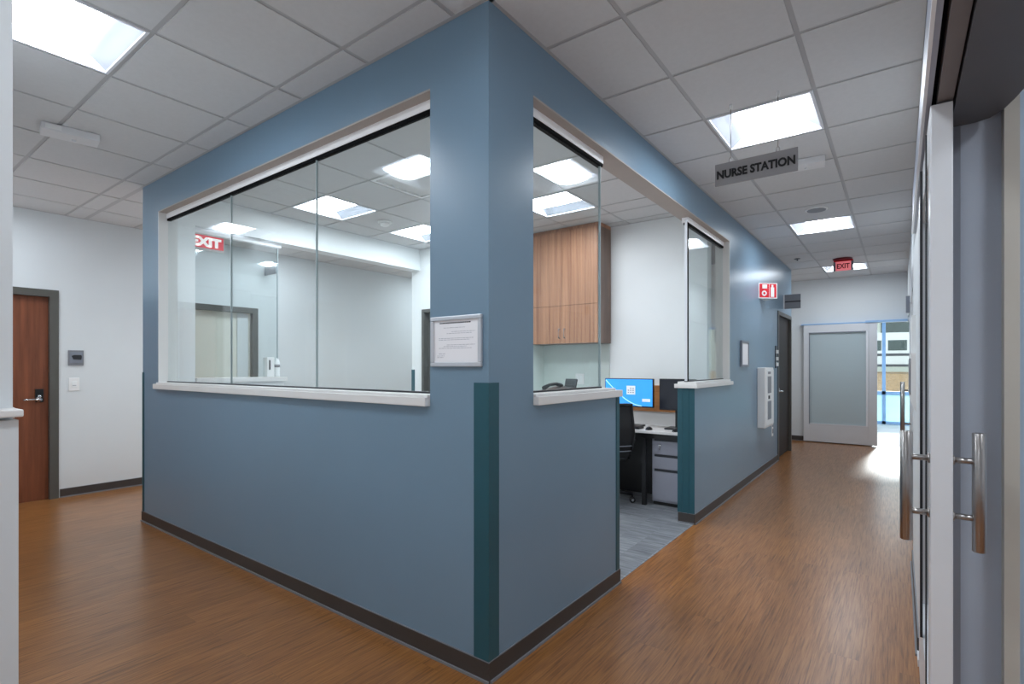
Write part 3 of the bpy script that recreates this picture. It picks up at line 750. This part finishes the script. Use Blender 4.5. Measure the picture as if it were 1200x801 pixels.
m2 = onface(.05, .115, 2.345, 2.395, .003)
pl = m.build('hose_symbol', M['plastic_w'], t)
m2.build('flame_symbol', M['plastic_w'], t)
m = MB(); m.lathe([(.016, 0), (.016, .002)], c0 + nn*.0022 + Vector((0, 0, 2.285)), nn, 16); m.build('hose_centre', M['red'], t)
onface(.165, .212, 2.24, 2.36, .003).build('extinguisher_symbol', M['plastic_w'], t)
onface(.175, .20, 2.36, 2.392, .003).build('nozzle_symbol', M['plastic_w'], t)
# projecting room sign
t = thing('projecting_sign', 'grey projecting blade sign above the dark door', 'sign', (XC, 8.83, 2.24))
b = MB(); b.box(XC, XC+.018, 8.815, 8.845, 2.245, 2.45); b.build('bracket', M['track'], t)
b = MB(); b.box(XC+.018, XC+.232, 8.82, 8.84, 2.238, 2.335); b.box(XC+.018, XC+.232, 8.82, 8.84, 2.355, 2.452); b.build('sign_panel', M['plastic_g'], t)
b = MB(); b.box(XC+.018, XC+.232, 8.824, 8.836, 2.335, 2.355); b.build('slot', M['plastic_d'], t)
# projecting sign in west passage
t = thing('projecting_sign', 'small grey projecting sign seen through the middle window pane', 'sign', (-7.0, 3.70, 2.62))
b = MB(); b.box(-7.0, -6.985, 3.69, 3.72, 2.62, 2.76); b.build('bracket', M['track'], t)
b = MB(); b.box(-6.985, -6.70, 3.695, 3.715, 2.61, 2.77); b.build('sign_panel', M['plastic_g'], t)
# framed notice
t = thing('notice_frame', 'silver framed white notice on the blue corner pier', 'notice', (-1.605, YC, 1.36))
x0, x1, z0, z1 = -1.762, -1.452, 1.362, 1.592
f = MB(); y1, y0 = YC, YC-.014; w = .02
for r in ((x0, x1, z1-w, z1), (x0, x1, z0, z0+w), (x0, x0+w, z0+w, z1-w), (x1-w, x1, z0+w, z1-w)): f.box(r[0], r[1], y0, y1, r[2], r[3], .004)
f.build('frame', M['silver'], t)
f = MB(); f.box(x0+w, x1-w, YC-.006, YC-.001, z0+w, z1-w); f.build('paper', M['paper'], t)
f = MB(); f.mi = 0
def ink(mb, u0, u1, v0, v1): mb.box(x0+u0, x0+u1, YC-.0066, YC-.006, z0+v0, z0+v1)
k = .055
while k < .245:
    wd = random.uniform(.006, .012); ink(f, k, k+wd, .196, .2015); k += wd+.0025
f.build('heading_lines', M['inkdark'], t)
for zz, u0, u1 in ((.176, .08, .21), (.158, .13, .27), (.150, .10, .25), (.128, .05, .26), (.121, .05, .24), (.098, .10, .27), (.091, .08, .22), (.083, .05, .25), (.058, .05, .09), (.048, .04, .085), (.041, .04, .08)):
    k = u0; f = MB()
    while k < u1:
        wd = random.uniform(.006, .022); ink(f, k, min(k+wd, u1), zz, zz+.0022); k += wd+.004
    f.build('text_line', M['ink'], t)
# small frame on blue wall
t = thing('door_sign_holder', 'slim white paper holder on the blue wall by the counter', 'sign holder', (XC, 6.31, 1.36))
f = MB()
for r in ((6.14, 6.49, 1.63, 1.655), (6.14, 6.49, 1.36, 1.385), (6.14, 6.17, 1.385, 1.63), (6.46, 6.49, 1.385, 1.63)): f.box(XC, XC+.022, r[0], r[1], r[2], r[3], .003)
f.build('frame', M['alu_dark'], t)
f = MB(); f.box(XC+.002, XC+.014, 6.17, 6.46, 1.385, 1.63); f.build('paper', M['paper'], t)
# extinguisher cabinet
t = thing('extinguisher_cabinet', 'white surface-mounted cabinet with slit windows on the blue wall', 'cabinet', (XC, 7.3, .6))
b = MB(); b.box(XC, XC+.095, 7.0, 7.52, .60, 1.352, .012); b.build('body', M['plastic_w'], t)
b = MB(); b.box(XC+.093, XC+.103, 7.03, 7.49, .63, 1.325, .003); dr = b.build('door', M['offwhite'], t)
b = MB(); b.box(XC+.100, XC+.105, 7.10, 7.32, 1.03, 1.24); b.box(XC+.100, XC+.105, 7.10, 7.32, .70, .93); b.build('slit_window', M['plastic_g'], dr)
b = MB(); b.box(XC+.100, XC+.112, 7.14, 7.20, .96, 1.0); b.build('latch', M['plastic_d'], dr)
b = MB(); b.box(XC+.100, XC+.105, 7.12, 7.28, 1.27, 1.30); b.build('badge', M['plastic_g'], dr)
# small switches on the blue wall
t = thing('light_switch', 'small dark and white switch plate beside the dark door', 'switch', (XC, 8.22, 1.36))
b = MB(); b.box(XC, XC+.008, 8.16, 8.28, 1.34, 1.66, .002); b.build('plate', M['plastic_d'], t)
for z in (1.37, 1.45, 1.55):
    b = MB(); b.box(XC+.008, XC+.03, 8.18, 8.26, z, z+.05, .003); b.build('button', M['plastic_w'], t)
t = thing('wall_outlet', 'white outlet low on the blue wall under the cabinet', 'outlet', (XC, 7.95, .4))
b = MB(); b.box(XC, XC+.008, 7.9, 8.0, .40, .62, .002); b.build('plate', M['plastic_w'], t)
b = MB(); b.box(XC+.008, XC+.012, 7.92, 7.98, .44, .50); b.box(XC+.008, XC+.012, 7.92, 7.98, .53, .59); b.build('socket', M['plastic_g'], t)
# thermostat + switch by the cherry door
t = thing('card_reader', 'square grey wall unit with a dark centre beside the cherry door', 'wall unit', (-7.0, 1.66, 1.375))
b = MB(); b.box(-7.0, -6.985, 1.595, 1.725, 1.375, 1.535, .004); b.build('plate', M['plastic_g'], t)
b = MB(); b.box(-6.985, -6.979, 1.607, 1.713, 1.40, 1.515, .002); b.build('bezel', M['alu_dark'], t)
b = MB(); b.prism([(1.62, 1.475), (1.635, 1.44), (1.70, 1.435), (1.705, 1.47), (1.70, 1.485), (1.64, 1.485)], 'x', -6.979, -6.970); b.build('sensor', M['plastic_d'], t)
t = thing('wall_switch', 'white switch plate under the grey unit beside the cherry door', 'switch', (-7.0, 1.645, 1.105))
b = MB(); b.box(-7.0, -6.992, 1.60, 1.69, 1.107, 1.245, .003); b.build('plate', M['plastic_w'], t)
b = MB(); b.box(-6.992, -6.988, 1.625, 1.668, 1.145, 1.21, .002); b.build('rocker', M['offwhite'], t)
b = MB(); b.box(-6.988, -6.986, 1.632, 1.662, 1.16, 1.168); b.build('mark', M['ink'], t)
# ceiling units
def emergency(x, y, rz, label):
    t = thing('emergency_light', label, 'emergency light', (0, 0, H), 'white ceiling emergency lights')
    b = MB(); b.box(-.15, .15, -.075, .075, H-.05, H-.001, .008); b.build('housing', M['ceilbox'], t)
    b = MB(); b.box(-.13, -.05, -.078, -.05, H-.04, H-.012); b.build('side_lens', M['plastic_w'], t)
    b = MB(); b.lathe([(.012, 0), (.012, -.006), (.006, -.01)], (.02, .02, H-.05), (0, 0, 1), 12); b.build('test_button', M['track'], t)
    t.location = (x, y, H); t.rotation_euler = (0, 0, rz); return t
emergency(-4.46, 1.03, PI/2-.15, 'white ceiling box before the cherry door in the left corridor')
emergency(-.60, 4.55, .1, 'white ceiling box just past the hanging sign')
t = thing('smoke_detector', 'round smoke detector on the station ceiling between two lights', 'smoke detector', (-4.5, 3.72, H))
b = MB(); b.lathe([(.075, 0), (.075, -.012), (.06, -.016)], (-4.5, 3.72, H), (0, 0, 1), 24); b.build('base', M['plastic_w'], t)
b = MB(); b.lathe([(.055, -.016), (.05, -.04), (.03, -.05), (.002, -.052)], (-4.5, 3.72, H), (0, 0, 1), 24); b.build('sensor_dome', M['plastic_w'], t)
t = thing('ceiling_speaker', 'flat round speaker grille on the ceiling past the hanging sign', 'speaker', (-.67, 6.02, H))
b = MB(); b.lathe([(.10, 0), (.10, -.006), (.09, -.01)], (-.67, 6.02, H), (0, 0, 1), 28); b.build('rim', M['plastic_w'], t)
b = MB(); b.lathe([(.085, -.0101), (.085, -.012)], (-.67, 6.02, H), (0, 0, 1), 28); b.build('grille', M['plastic_g'], t)
t = thing('sprinkler_head', 'small sprinkler head on the ceiling near the corridor end', 'sprinkler', (-1.2, 8.6, H))
b = MB(); b.lathe([(.04, 0), (.04, -.008), (.02, -.012)], (-1.2, 8.6, H), (0, 0, 1), 18); b.build('cover_plate', M['plastic_g'], t)
b = MB(); b.lathe([(.01, -.012), (.01, -.035), (.022, -.036), (.022, -.04)], (-1.2, 8.6, H), (0, 0, 1), 14); b.build('deflector', M['chrome'], t)

# ------------------------------------------------------------------ station interior
# wall cabinet
t = thing('wall_cabinet', 'walnut wall cabinet hung at the back of the station', 'cabinet', (-3.07, 5.2, 1.625))
cx0, cx1, cy, cz0, cz1 = -3.515, -2.618, 5.07, 1.625, 2.90
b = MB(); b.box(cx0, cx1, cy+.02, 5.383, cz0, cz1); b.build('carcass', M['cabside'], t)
b = MB(); b.box(cx0, cx1, cy+.03, 5.383, cz1, H-.002); b.build('top_filler', M['cabwood'], t)
cm = (cx0+cx1)/2
for a, c in ((cx0+.002, cm-.0015), (cm+.0015, cx1-.002)):
    for z0, z1 in ((cz0, 2.05), (2.054, cz1-.003)):
        b = MB(); b.box(a, c, cy, cy+.019, z0, z1, .001); dd = b.build('door', M['cabwood'], t)
        if z0 == cz0:
            hx = cm-.035 if a < cm-.1 else cm+.035
            h = MB(); h.tube([(hx, cy+.001, 1.685), (hx, cy-.028, 1.69), (hx, cy-.028, 1.785), (hx, cy+.001, 1.79)], .005, 8); h.build('pull', M['alu_dark'], dd)
# counter below
t = thing('base_counter', 'low base counter under the walnut wall cabinet', 'counter', (-3.0, 5.1, 0))
b = MB(); b.box(-3.515, -2.66, 4.93, 5.38, .10, .86); b.box(-3.515, -2.66, 4.98, 5.38, 0, .10); b.build('carcass', M['cabwood'], t)
b = MB(); b.box(-3.515, -2.64, 4.89, 5.382, .86, .90, .004); b.build('countertop', M['sill'], t)
for a, c in ((-3.51, -3.09), (-3.085, -2.665)):
    b = MB(); b.box(a, c, 4.91, 4.93, .12, .85, .001); b.build('door', M['cabwood'], t)
t = thing('wall_outlet', 'white double outlet on the backsplash under the walnut cabinet', 'outlet', (-3.01, 5.385, 1.16))
b = MB(); b.box(-3.07, -2.955, 5.376, 5.385, 1.155, 1.28, .002); b.build('plate', M['plastic_w'], t)
for x in (-3.045, -3.0):
    b = MB(); b.box(x-.012, x+.018, 5.373, 5.376, 1.175, 1.255); b.build('socket', M['offwhite'], t)
# inner ledge behind the half wall + phone
mb = MB(); mb.box(-1.88, -1.56, 2.09, 3.0, SZ-.012, SZ+.03, .003); mb.box(-1.88, -1.86, 2.09, 3.0, .002, SZ-.012)
struct('trim_16', mb, M['sill'], 'white inner shelf behind the near half wall', 'ledge')
t = thing('desk_phone', 'black desk phone with a tilted screen on the inner shelf', 'phone', (-1.66, 2.75, SZ+.03))
z = SZ+.031
b = MB(); b.prism([(2.62, z), (2.80, z), (2.80, z+.035), (2.64, z+.016)], 'x', -1.74, -1.60); b.build('body', M['blackpl'], t)
b = MB(); b.tube([(-1.70, 2.60, z+.028), (-1.70, 2.66, z+.046), (-1.70, 2.74, z+.05), (-1.70, 2.80, z+.036)], [.014, .010, .010, .015], 10); b.build('handset', M['blackpl'], t)
b = MB(); b.box(-1.68, -1.60, 2.80, 2.815, z+.02, z+.085, .003); b.rot(-.35, (-1.64, 2.80, z+.03), 'X'); b.build('screen', M['plastic_d'], t)
o = MB().box(-1.70, -1.58, 2.30, 2.50, z-.001, z+.008).build('paper_stack', M['paper']); tag(o, 'small white stack of paper beside the phone on the shelf', 'paper')
o = MB().box(-1.66, -1.61, 2.85, 2.95, z-.001, z+.022, .003).build('stapler', M['plastic_d']); tag(o, 'dark stapler right of the phone on the inner shelf', 'stapler')
# dispenser on the back half wall
t = thing('sanitizer_dispenser', 'white sanitizer dispenser on the back half wall, through the middle pane', 'dispenser', (-5.28, 2.88, 1.255))
b = MB(); b.box(-5.33, -5.24, 2.80, 2.88, 1.256, 1.46, .008); b.build('body', M['plastic_w'], t)
b = MB(); b.box(-5.24, -5.236, 2.82, 2.835, 1.33, 1.43); b.build('level_window', M['plastic_d'], t)
b = MB(); b.lathe([(.03, 0), (.032, .02), (.032, .15), (.02, .18), (.012, .2)], (-5.29, 2.93, 1.256), (0, 0, 1), 16); b.build('bottle', M['offwhite'], t)
b = MB(); b.lathe([(.034, .10), (.034, .13)], (-5.29, 2.93, 1.256), (0, 0, 1), 16); b.build('bottle_label', M['plastic_g'], t)

# desk
t = thing('desk', 'light grey desk along the back wall behind the open counter', 'desk', (-2.2, 5.1, 0))
b = MB(); b.box(-2.62, -1.565, 4.85, 5.398, .712, .74, .004); b.build('desktop', M['desk'], t)
b = MB(); b.box(-2.6, -1.57, 4.9, 4.92, .66, .712); b.box(-2.6, -1.57, 5.3, 5.32, .66, .712); b.build('underframe', M['blackpl'], t)
for x, y in ((-2.58, 4.9), (-2.02, 4.9), (-2.58, 5.33), (-2.02, 5.33)):
    b = MB(); b.box(x-.02, x+.02, y-.02, y+.02, .002, .66); b.build('leg', M['blackpl'], t)
b = MB(); b.box(-2.6, -2.0, 5.34, 5.36, .004, .66); b.build('modesty_panel', M['blackpl'], t)
b = MB(); b.box(-2.62, -1.565, 5.365, 5.398, .74, .885); b.build('upstand', M['desk'], t)
t = thing('desk_screen', 'tan wood-look panel on the wall behind the two monitors', 'panel', (-2.1, 5.38, .885))
b = MB(); b.box(-2.62, -1.565, 5.365, 5.398, .887, 1.15); b.build('panel', M['panelwood'], t)
b = MB(); b.box(-2.62, -1.565, 5.36, 5.398, 1.15, 1.162); b.box(-2.62, -1.565, 5.355, 5.398, .885, .895); b.build('edge_trim', M['panelwood'], t)
# pedestal
t = thing('drawer_pedestal', 'grey three-drawer metal pedestal under the desk', 'drawer unit', (-1.77, 5.1, 0))
px0, px1, py = -1.968, -1.572, 4.95
b = MB(); b.box(px0, px1, py+.018, 5.33, .035, .655, .004); b.build('body', M['ped'], t)
b = MB(); b.box(px0+.01, px1-.01, py+.03, 5.32, .003, .035); b.build('plinth', M['blackpl'], t)
for i, (z0, z1) in enumerate(((.505, .635), (.362, .478), (.055, .335))):
    b = MB(); b.box(px0+.012, px1-.004, py, py+.018, z0, z1, .003); dr = b.build('drawer', M['ped'], t)
    b = MB(); b.box(px0+.03, px1-.01, py+.004, py+.02, z1+.001, z1+.022); b.build('finger_pull', M['plastic_d'], dr)
    if i == 0:
        b = MB(); b.lathe([(.013, 0), (.013, .006), (.006, .007)], (px0+.085, py, .59), (0, -1, 0), 14); b.tube([(px0+.085, py-.006, .585), (px0+.085, py-.012, .55)], .004, 6); b.build('lock', M['chrome'], dr)
# monitors
def monitor(name, cx, w, zb, zt, y, label, scr):
    t = thing(name, label, 'monitor', (cx, y+.08, .74), 'desktop monitors')
    b = MB(); b.box(cx-w/2, cx+w/2, y, y+.03, zb, zt, .004); b.build('bezel', M['blackpl'], t)
    b = MB(); b.box(cx-w/2+.008, cx+w/2-.010, y-.002, y, zb+.014, zt-.008); s = b.build('screen', scr, t)
    b = MB(); b.box(cx-.03, cx+.03, y+.03, y+.055, .76, zb+.14, .004); b.build('stand_neck', M['blackpl'], t)
    b = MB(); b.box(cx-.12, cx+.12, y-.03, y+.16, .741, .757, .004); b.build('stand_base', M['blackpl'], t)
    return t, s
mw = .535
mo, s = monitor('monitor', -2.255, mw, .945, 1.24, 5.05, 'monitor with a bright blue screen on the desk', M['screen'])
b = MB()
pts = []
for i in range(15):
    a = i/14; pts.append((-2.51+.40*a, 5.0475, 1.22-.26*math.sin(a*PI/2*.97)-.0*a))
b.tube(pts, .005, 6); b.build('screen_curve', M['screenwave'], s)
b = MB(); b.box(-2.275, -2.18, 5.0465, 5.0478, 1.075, 1.165); dl = b.build('dialog_panel', M['screenwhite'], s)
b = MB()
for i in range(3):
    for j in range(3):
        if (i, j) != (0, 2): b.box(-2.262+i*.026, -2.246+i*.026, 5.0455, 5.0464, 1.09+j*.022, 1.102+j*.022)
b.build('dialog_marks', M['ink'], dl)
b = MB(); b.box(-2.105, -2.02, 5.0465, 5.0478, 1.005, 1.035); b.build('corner_mark', M['screenwhite'], s)
monitor('monitor', -1.75, .36, .93, 1.242, 5.06, 'black switched-off monitor half hidden by the far half wall', M['screendark'])
# mice / keyboard
def mouse(x, y, lab):
    t = thing('computer_mouse', lab, 'mouse', (x, y, .741), 'black computer mice')
    b = MB(); g = []
    for i in range(9):
        u = i/8; r = math.sin(PI*min(max(u, .02), .98))**.6
        g.append([(x+.032*r*math.cos(q), y-.055+.11*u, .741+.03*r*math.sin(q)) for q in [k*PI/8 for k in range(9)]])
    b.sheet(g); b.build('shell', M['blackpl'], t)
    b = MB(); b.tube([(x-.003, y-.02, .7655), (x+.003, y-.02, .7655)], .006, 8); b.build('wheel', M['plastic_g'], t)
mouse(-1.985, 4.93, 'black mouse at the front edge of the desk beside the chair')
mouse(-1.72, 4.93, 'black mouse beside the dark monitor')
t = thing('keyboard', 'black keyboard on the desk in front of the blue screen', 'keyboard', (-2.25, 4.95, .74))
b = MB(); b.box(-2.45, -2.07, 4.88, 5.01, .741, .757, .004); b.build('case', M['blackpl'], t)
b = MB()
for i in range(16):
    for j in range(5): b.box(-2.44+i*.0228, -2.422+i*.0228, 4.888+j*.023, 4.906+j*.023, .757, .762)
b.build('keys', M['plastic_d'], t)

# office chair
def chair(cx, cy, rz):
    t = thing('office_chair', 'black mesh office chair pulled up to the desk', 'chair', (0, 0, 0))
    b = MB(); b.lathe([(.03, .10), (.035, .12), (.03, .16), (.022, .17), (.022, .42), (.05, .43)], (0, 0, 0), (0, 0, 1), 16); b.build('gas_column', M['blackpl'], t)
    for k in range(5):
        a = k*2*PI/5 - .14; c, s = math.cos(a), math.sin(a)
        b = MB(); b.tube([(0, 0, .13), (.15*c, .15*s, .115), (.30*c, .30*s, .085)], [.028, .022, .017], 10); lg = b.build('base_leg', M['blackpl'], t)
        b = MB(); x, y = .30*c, .30*s
        b.tube([(x, y, .085), (x, y, .05)], .008, 8)
        for q in (-.016, .016):
            b.lathe([(.010, -.009), (.027, -.008), (.028, 0), (.027, .008), (.010, .009)], (x - s*q, y + c*q, .0285), (-s, c, 0), 18)
        b.build('caster', M['blackpl'], lg)
        b = MB(); b.lathe([(.012, -.028), (.012, .028)], (x, y, .03), (-s, c, 0), 12); b.build('caster_hub', M['chrome'], lg)
    # seat
    b = MB(); n = 10; rows = []
    def seat_pt(u, v, z):
        # superellipse outline
        ang = v; r = 1/((abs(math.cos(ang))**4 + abs(math.sin(ang))**4)**.25)
        return (.245*u*r*math.cos(ang), .235*u*r*math.sin(ang)+.02, z)
    ringz = [(0.01, .515), (.5, .512), (.85, .508), (.97, .50), (1.0, .48), (.98, .455), (.9, .442), (.01, .44)]
    g = [[seat_pt(u, k*2*PI/28, z) for k in range(29)] for u, z in ringz]
    b.sheet(g); bmesh.ops.remove_doubles(b.bm, verts=b.bm.verts[:], dist=.0005); bmesh.ops.recalc_face_normals(b.bm, faces=b.bm.faces[:]); b.build('seat', M['black'], t)
    b = MB(); b.box(-.12, .12, -.12, .12, .425, .443, .005); b.build('mechanism', M['blackpl'], t)
    # back : frame loop and mesh panel
    def back(u, v):
        # u in -1..1, v 0..1
        z = .47+.53*v; y = -.235-.06*math.sin(v*PI)*0 - .10*v + .045*(1-u*u)*-1 + .03*math.cos(v*PI*2)
        w = .245*(1-.14*v)*(.86+.14*math.sin(min(v*3, 1)*PI/2))
        return (u*w, y, z)
    g = [[back(-1+2*i/12, j/12) for i in range(13)] for j in range(13)]
    g2 = [[(p[0], p[1]+.012, p[2]) for p in r] for r in g]
    b = MB(); b.sheet(g); b.sheet(g2); bk = b.build('backrest', M['black'], t)
    loop = [back(-1, j/10) for j in range(11)] + [back(-1+2*i/8, 1) for i in range(1, 9)] + [back(1, 1-j/10) for j in range(1, 11)] + [back(1-2*i/8, 0) for i in range(1, 9)]
    b = MB(); b.tube(loop, .014, 8, cap=False); b.build('back_frame', M['blackpl'], bk)
    b = MB()
    for j in (3, 5): b.tube([(p[0], p[1]-.006, p[2]) for p in [back(-1+2*i/10, j/20) for i in range(11)]], .006, 6)
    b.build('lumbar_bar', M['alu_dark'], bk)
    b = MB(); b.tube([(0, -.05, .435), (0, -.22, .43), (0, -.32, .50), (0, -.325, .66)], [.03, .028, .024, .02], 10); b.build('back_support', M['blackpl'], t)
    for s in (-1, 1):
        b = MB(); b.tube([(s*.16, -.02, .435), (s*.255, -.02, .44), (s*.27, -.02, .50), (s*.265, -.02, .625)], [.016, .018, .018, .016], 10); ar = b.build('armrest_post', M['blackpl'], t)
        b = MB(); b.box(s*.265-.04, s*.265+.04, -.14, .11, .622, .65, .012); b.build('arm_pad', M['blackpl'], ar)
    t.location = (cx, cy, .002); t.rotation_euler = (0, 0, rz)
    return t
chair(-2.40, 4.74, .70)

# ------------------------------------------------------------------ beyond the far door
w5 = structroot('window_5', 'blue-white glazed storefront at the entrance beyond the sliding door', 'window', (.3, 15.2, 0))
f = MB()
for x in (-.82, -.30, .62, 1.48): f.box(x-.035, x+.035, 15.16, 15.24, 0, 2.7)
f.box(-.83, 1.5, 15.16, 15.24, 0, .07); f.box(-.83, 1.5, 15.16, 15.24, .70, .78); f.box(-.83, 1.5, 15.16, 15.24, 2.60, 2.7)
f.build('frame', M['storefront'], w5)
f = MB(); f.box(-.83, 1.5, 15.195, 15.205, .78, 2.6); f.build('clear_glass', M['glass'], w5)
f = MB(); f.box(-.83, 1.5, 15.195, 15.205, .07, .70); f.build('frosted_glass', glass_mat('pale_cyan_glass', (206, 232, 234), .04, frost=.7), w5)
mb = MB(); mb.box(-30, 40, 15.3, 22.0, -.2, -.02)
struct('ground_outside', mb, M['asphalt'], 'pale paving outside the entrance', 'ground')
mb = MB(); mb.sheet([[(x, 22+2.8*a, -.03+1.12*a) for x in range(-12, 21, 2)] for a in (0, .5, 1)]); mb.sheet([[(x, 24.8+20*a, 1.09) for x in range(-12, 21, 2)] for a in (0, 1)])
struct('ground_bank', mb, M['tan'], 'dry tan grass bank outside the entrance', 'ground')
t = thing('parked_van', 'white van with dark windows parked outside beyond the entrance', 'van', (.9, 27.0, 1.09))
vx0, vx1, vy = -3.2, 3.2, 26.2
b = MB(); b.prism([(vx0, 1.42), (vx1, 1.42), (vx1, 2.1), (vx1-.5, 2.72), (vx0, 2.78)], 'y', vy, vy+1.9); b.build('body', M['vanwhite'], t)
for i in range(7):
    b = MB(); x = vx0+.3+i*.84; b.box(x, x+.62, vy-.012, vy+.01, 2.02, 2.44, .01); b.build('window', M['bldgwin'], t)
b = MB(); b.box(vx0+.05, vx1-.05, vy-.01, vy+.01, 1.80, 1.90); b.box(vx0, vx1, vy-.015, vy+.01, 1.36, 1.46); b.build('side_strip', M['plastic_d'], t)
for x in (-1.9, 1.0):
    b = MB(); b.lathe([(.2, -.1), (.33, -.1), (.34, 0), (.33, .1), (.2, .1)], (x, vy+.05, 1.43), (0, 1, 0), 24); b.build('wheel', M['plastic_d'], t)
    b = MB(); b.lathe([(.18, 0), (.17, -.03)], (x, vy-.05, 1.43), (0, 1, 0), 18); b.build('hub', M['plastic_g'], t)
t = thing('outside_building', 'pale building with dark green windows behind the van', 'building', (0, 34, 1.09))
b = MB(); b.box(-9, 9, 34, 38, 1.09, 5.4); b.build('wall', M['bldg'], t)
for i in range(9):
    b = MB(); x = -8.4+i*1.9; b.box(x, x+1.5, 33.96, 34.02, 2.9, 4.1); b.build('window', M['bldgwin'], t)
b = MB(); b.box(-9.2, 9.2, 33.5, 38.2, 4.45, 4.8); b.build('fascia', M['orange'], t)

# ------------------------------------------------------------------ world and sun
w = bpy.data.worlds.new('World'); SC.world = w; w.use_nodes = True
nt = w.node_tree; bg = nt.nodes['Background']
bg.inputs['Color'].default_value = (.90, .965, 1, 1); bg.inputs['Strength'].default_value = 3.4     # bright overcast sky
w.light_settings.ao_factor = .135; w.light_settings.distance = 1.6
SC.cycles.use_fast_gi = True; SC.cycles.fast_gi_method = 'ADD'
su = bpy.data.lights.new('sun', 'SUN'); su.energy = 5.0; su.angle = .12; so = bpy.data.objects.new('sun', su); COL.objects.link(so)
so.rotation_euler = Vector((-.06, -1, -.40)).to_track_quat('-Z', 'Y').to_euler()

# ------------------------------------------------------------------ camera
cd = bpy.data.cameras.new('camera'); co = bpy.data.objects.new('camera', cd); COL.objects.link(co)
co.location = (0, 0, 1.362); co.rotation_euler = (PI/2, 0, .6402)
cd.sensor_width = 36; cd.lens = 36*609.8/1200; cd.shift_y = 28.9/1200; cd.clip_start = .02
SC.camera = co
SC.view_settings.view_transform = 'Standard'; SC.view_settings.look = 'None'
SC.view_settings.exposure = 0.1
SC.cycles.max_bounces = 12; SC.cycles.diffuse_bounces = 6; SC.cycles.transparent_max_bounces = 16; SC.cycles.glossy_bounces = 5
SC.cycles.sample_clamp_indirect = 6
SC.cycles.caustics_reflective = False; SC.cycles.caustics_refractive = False
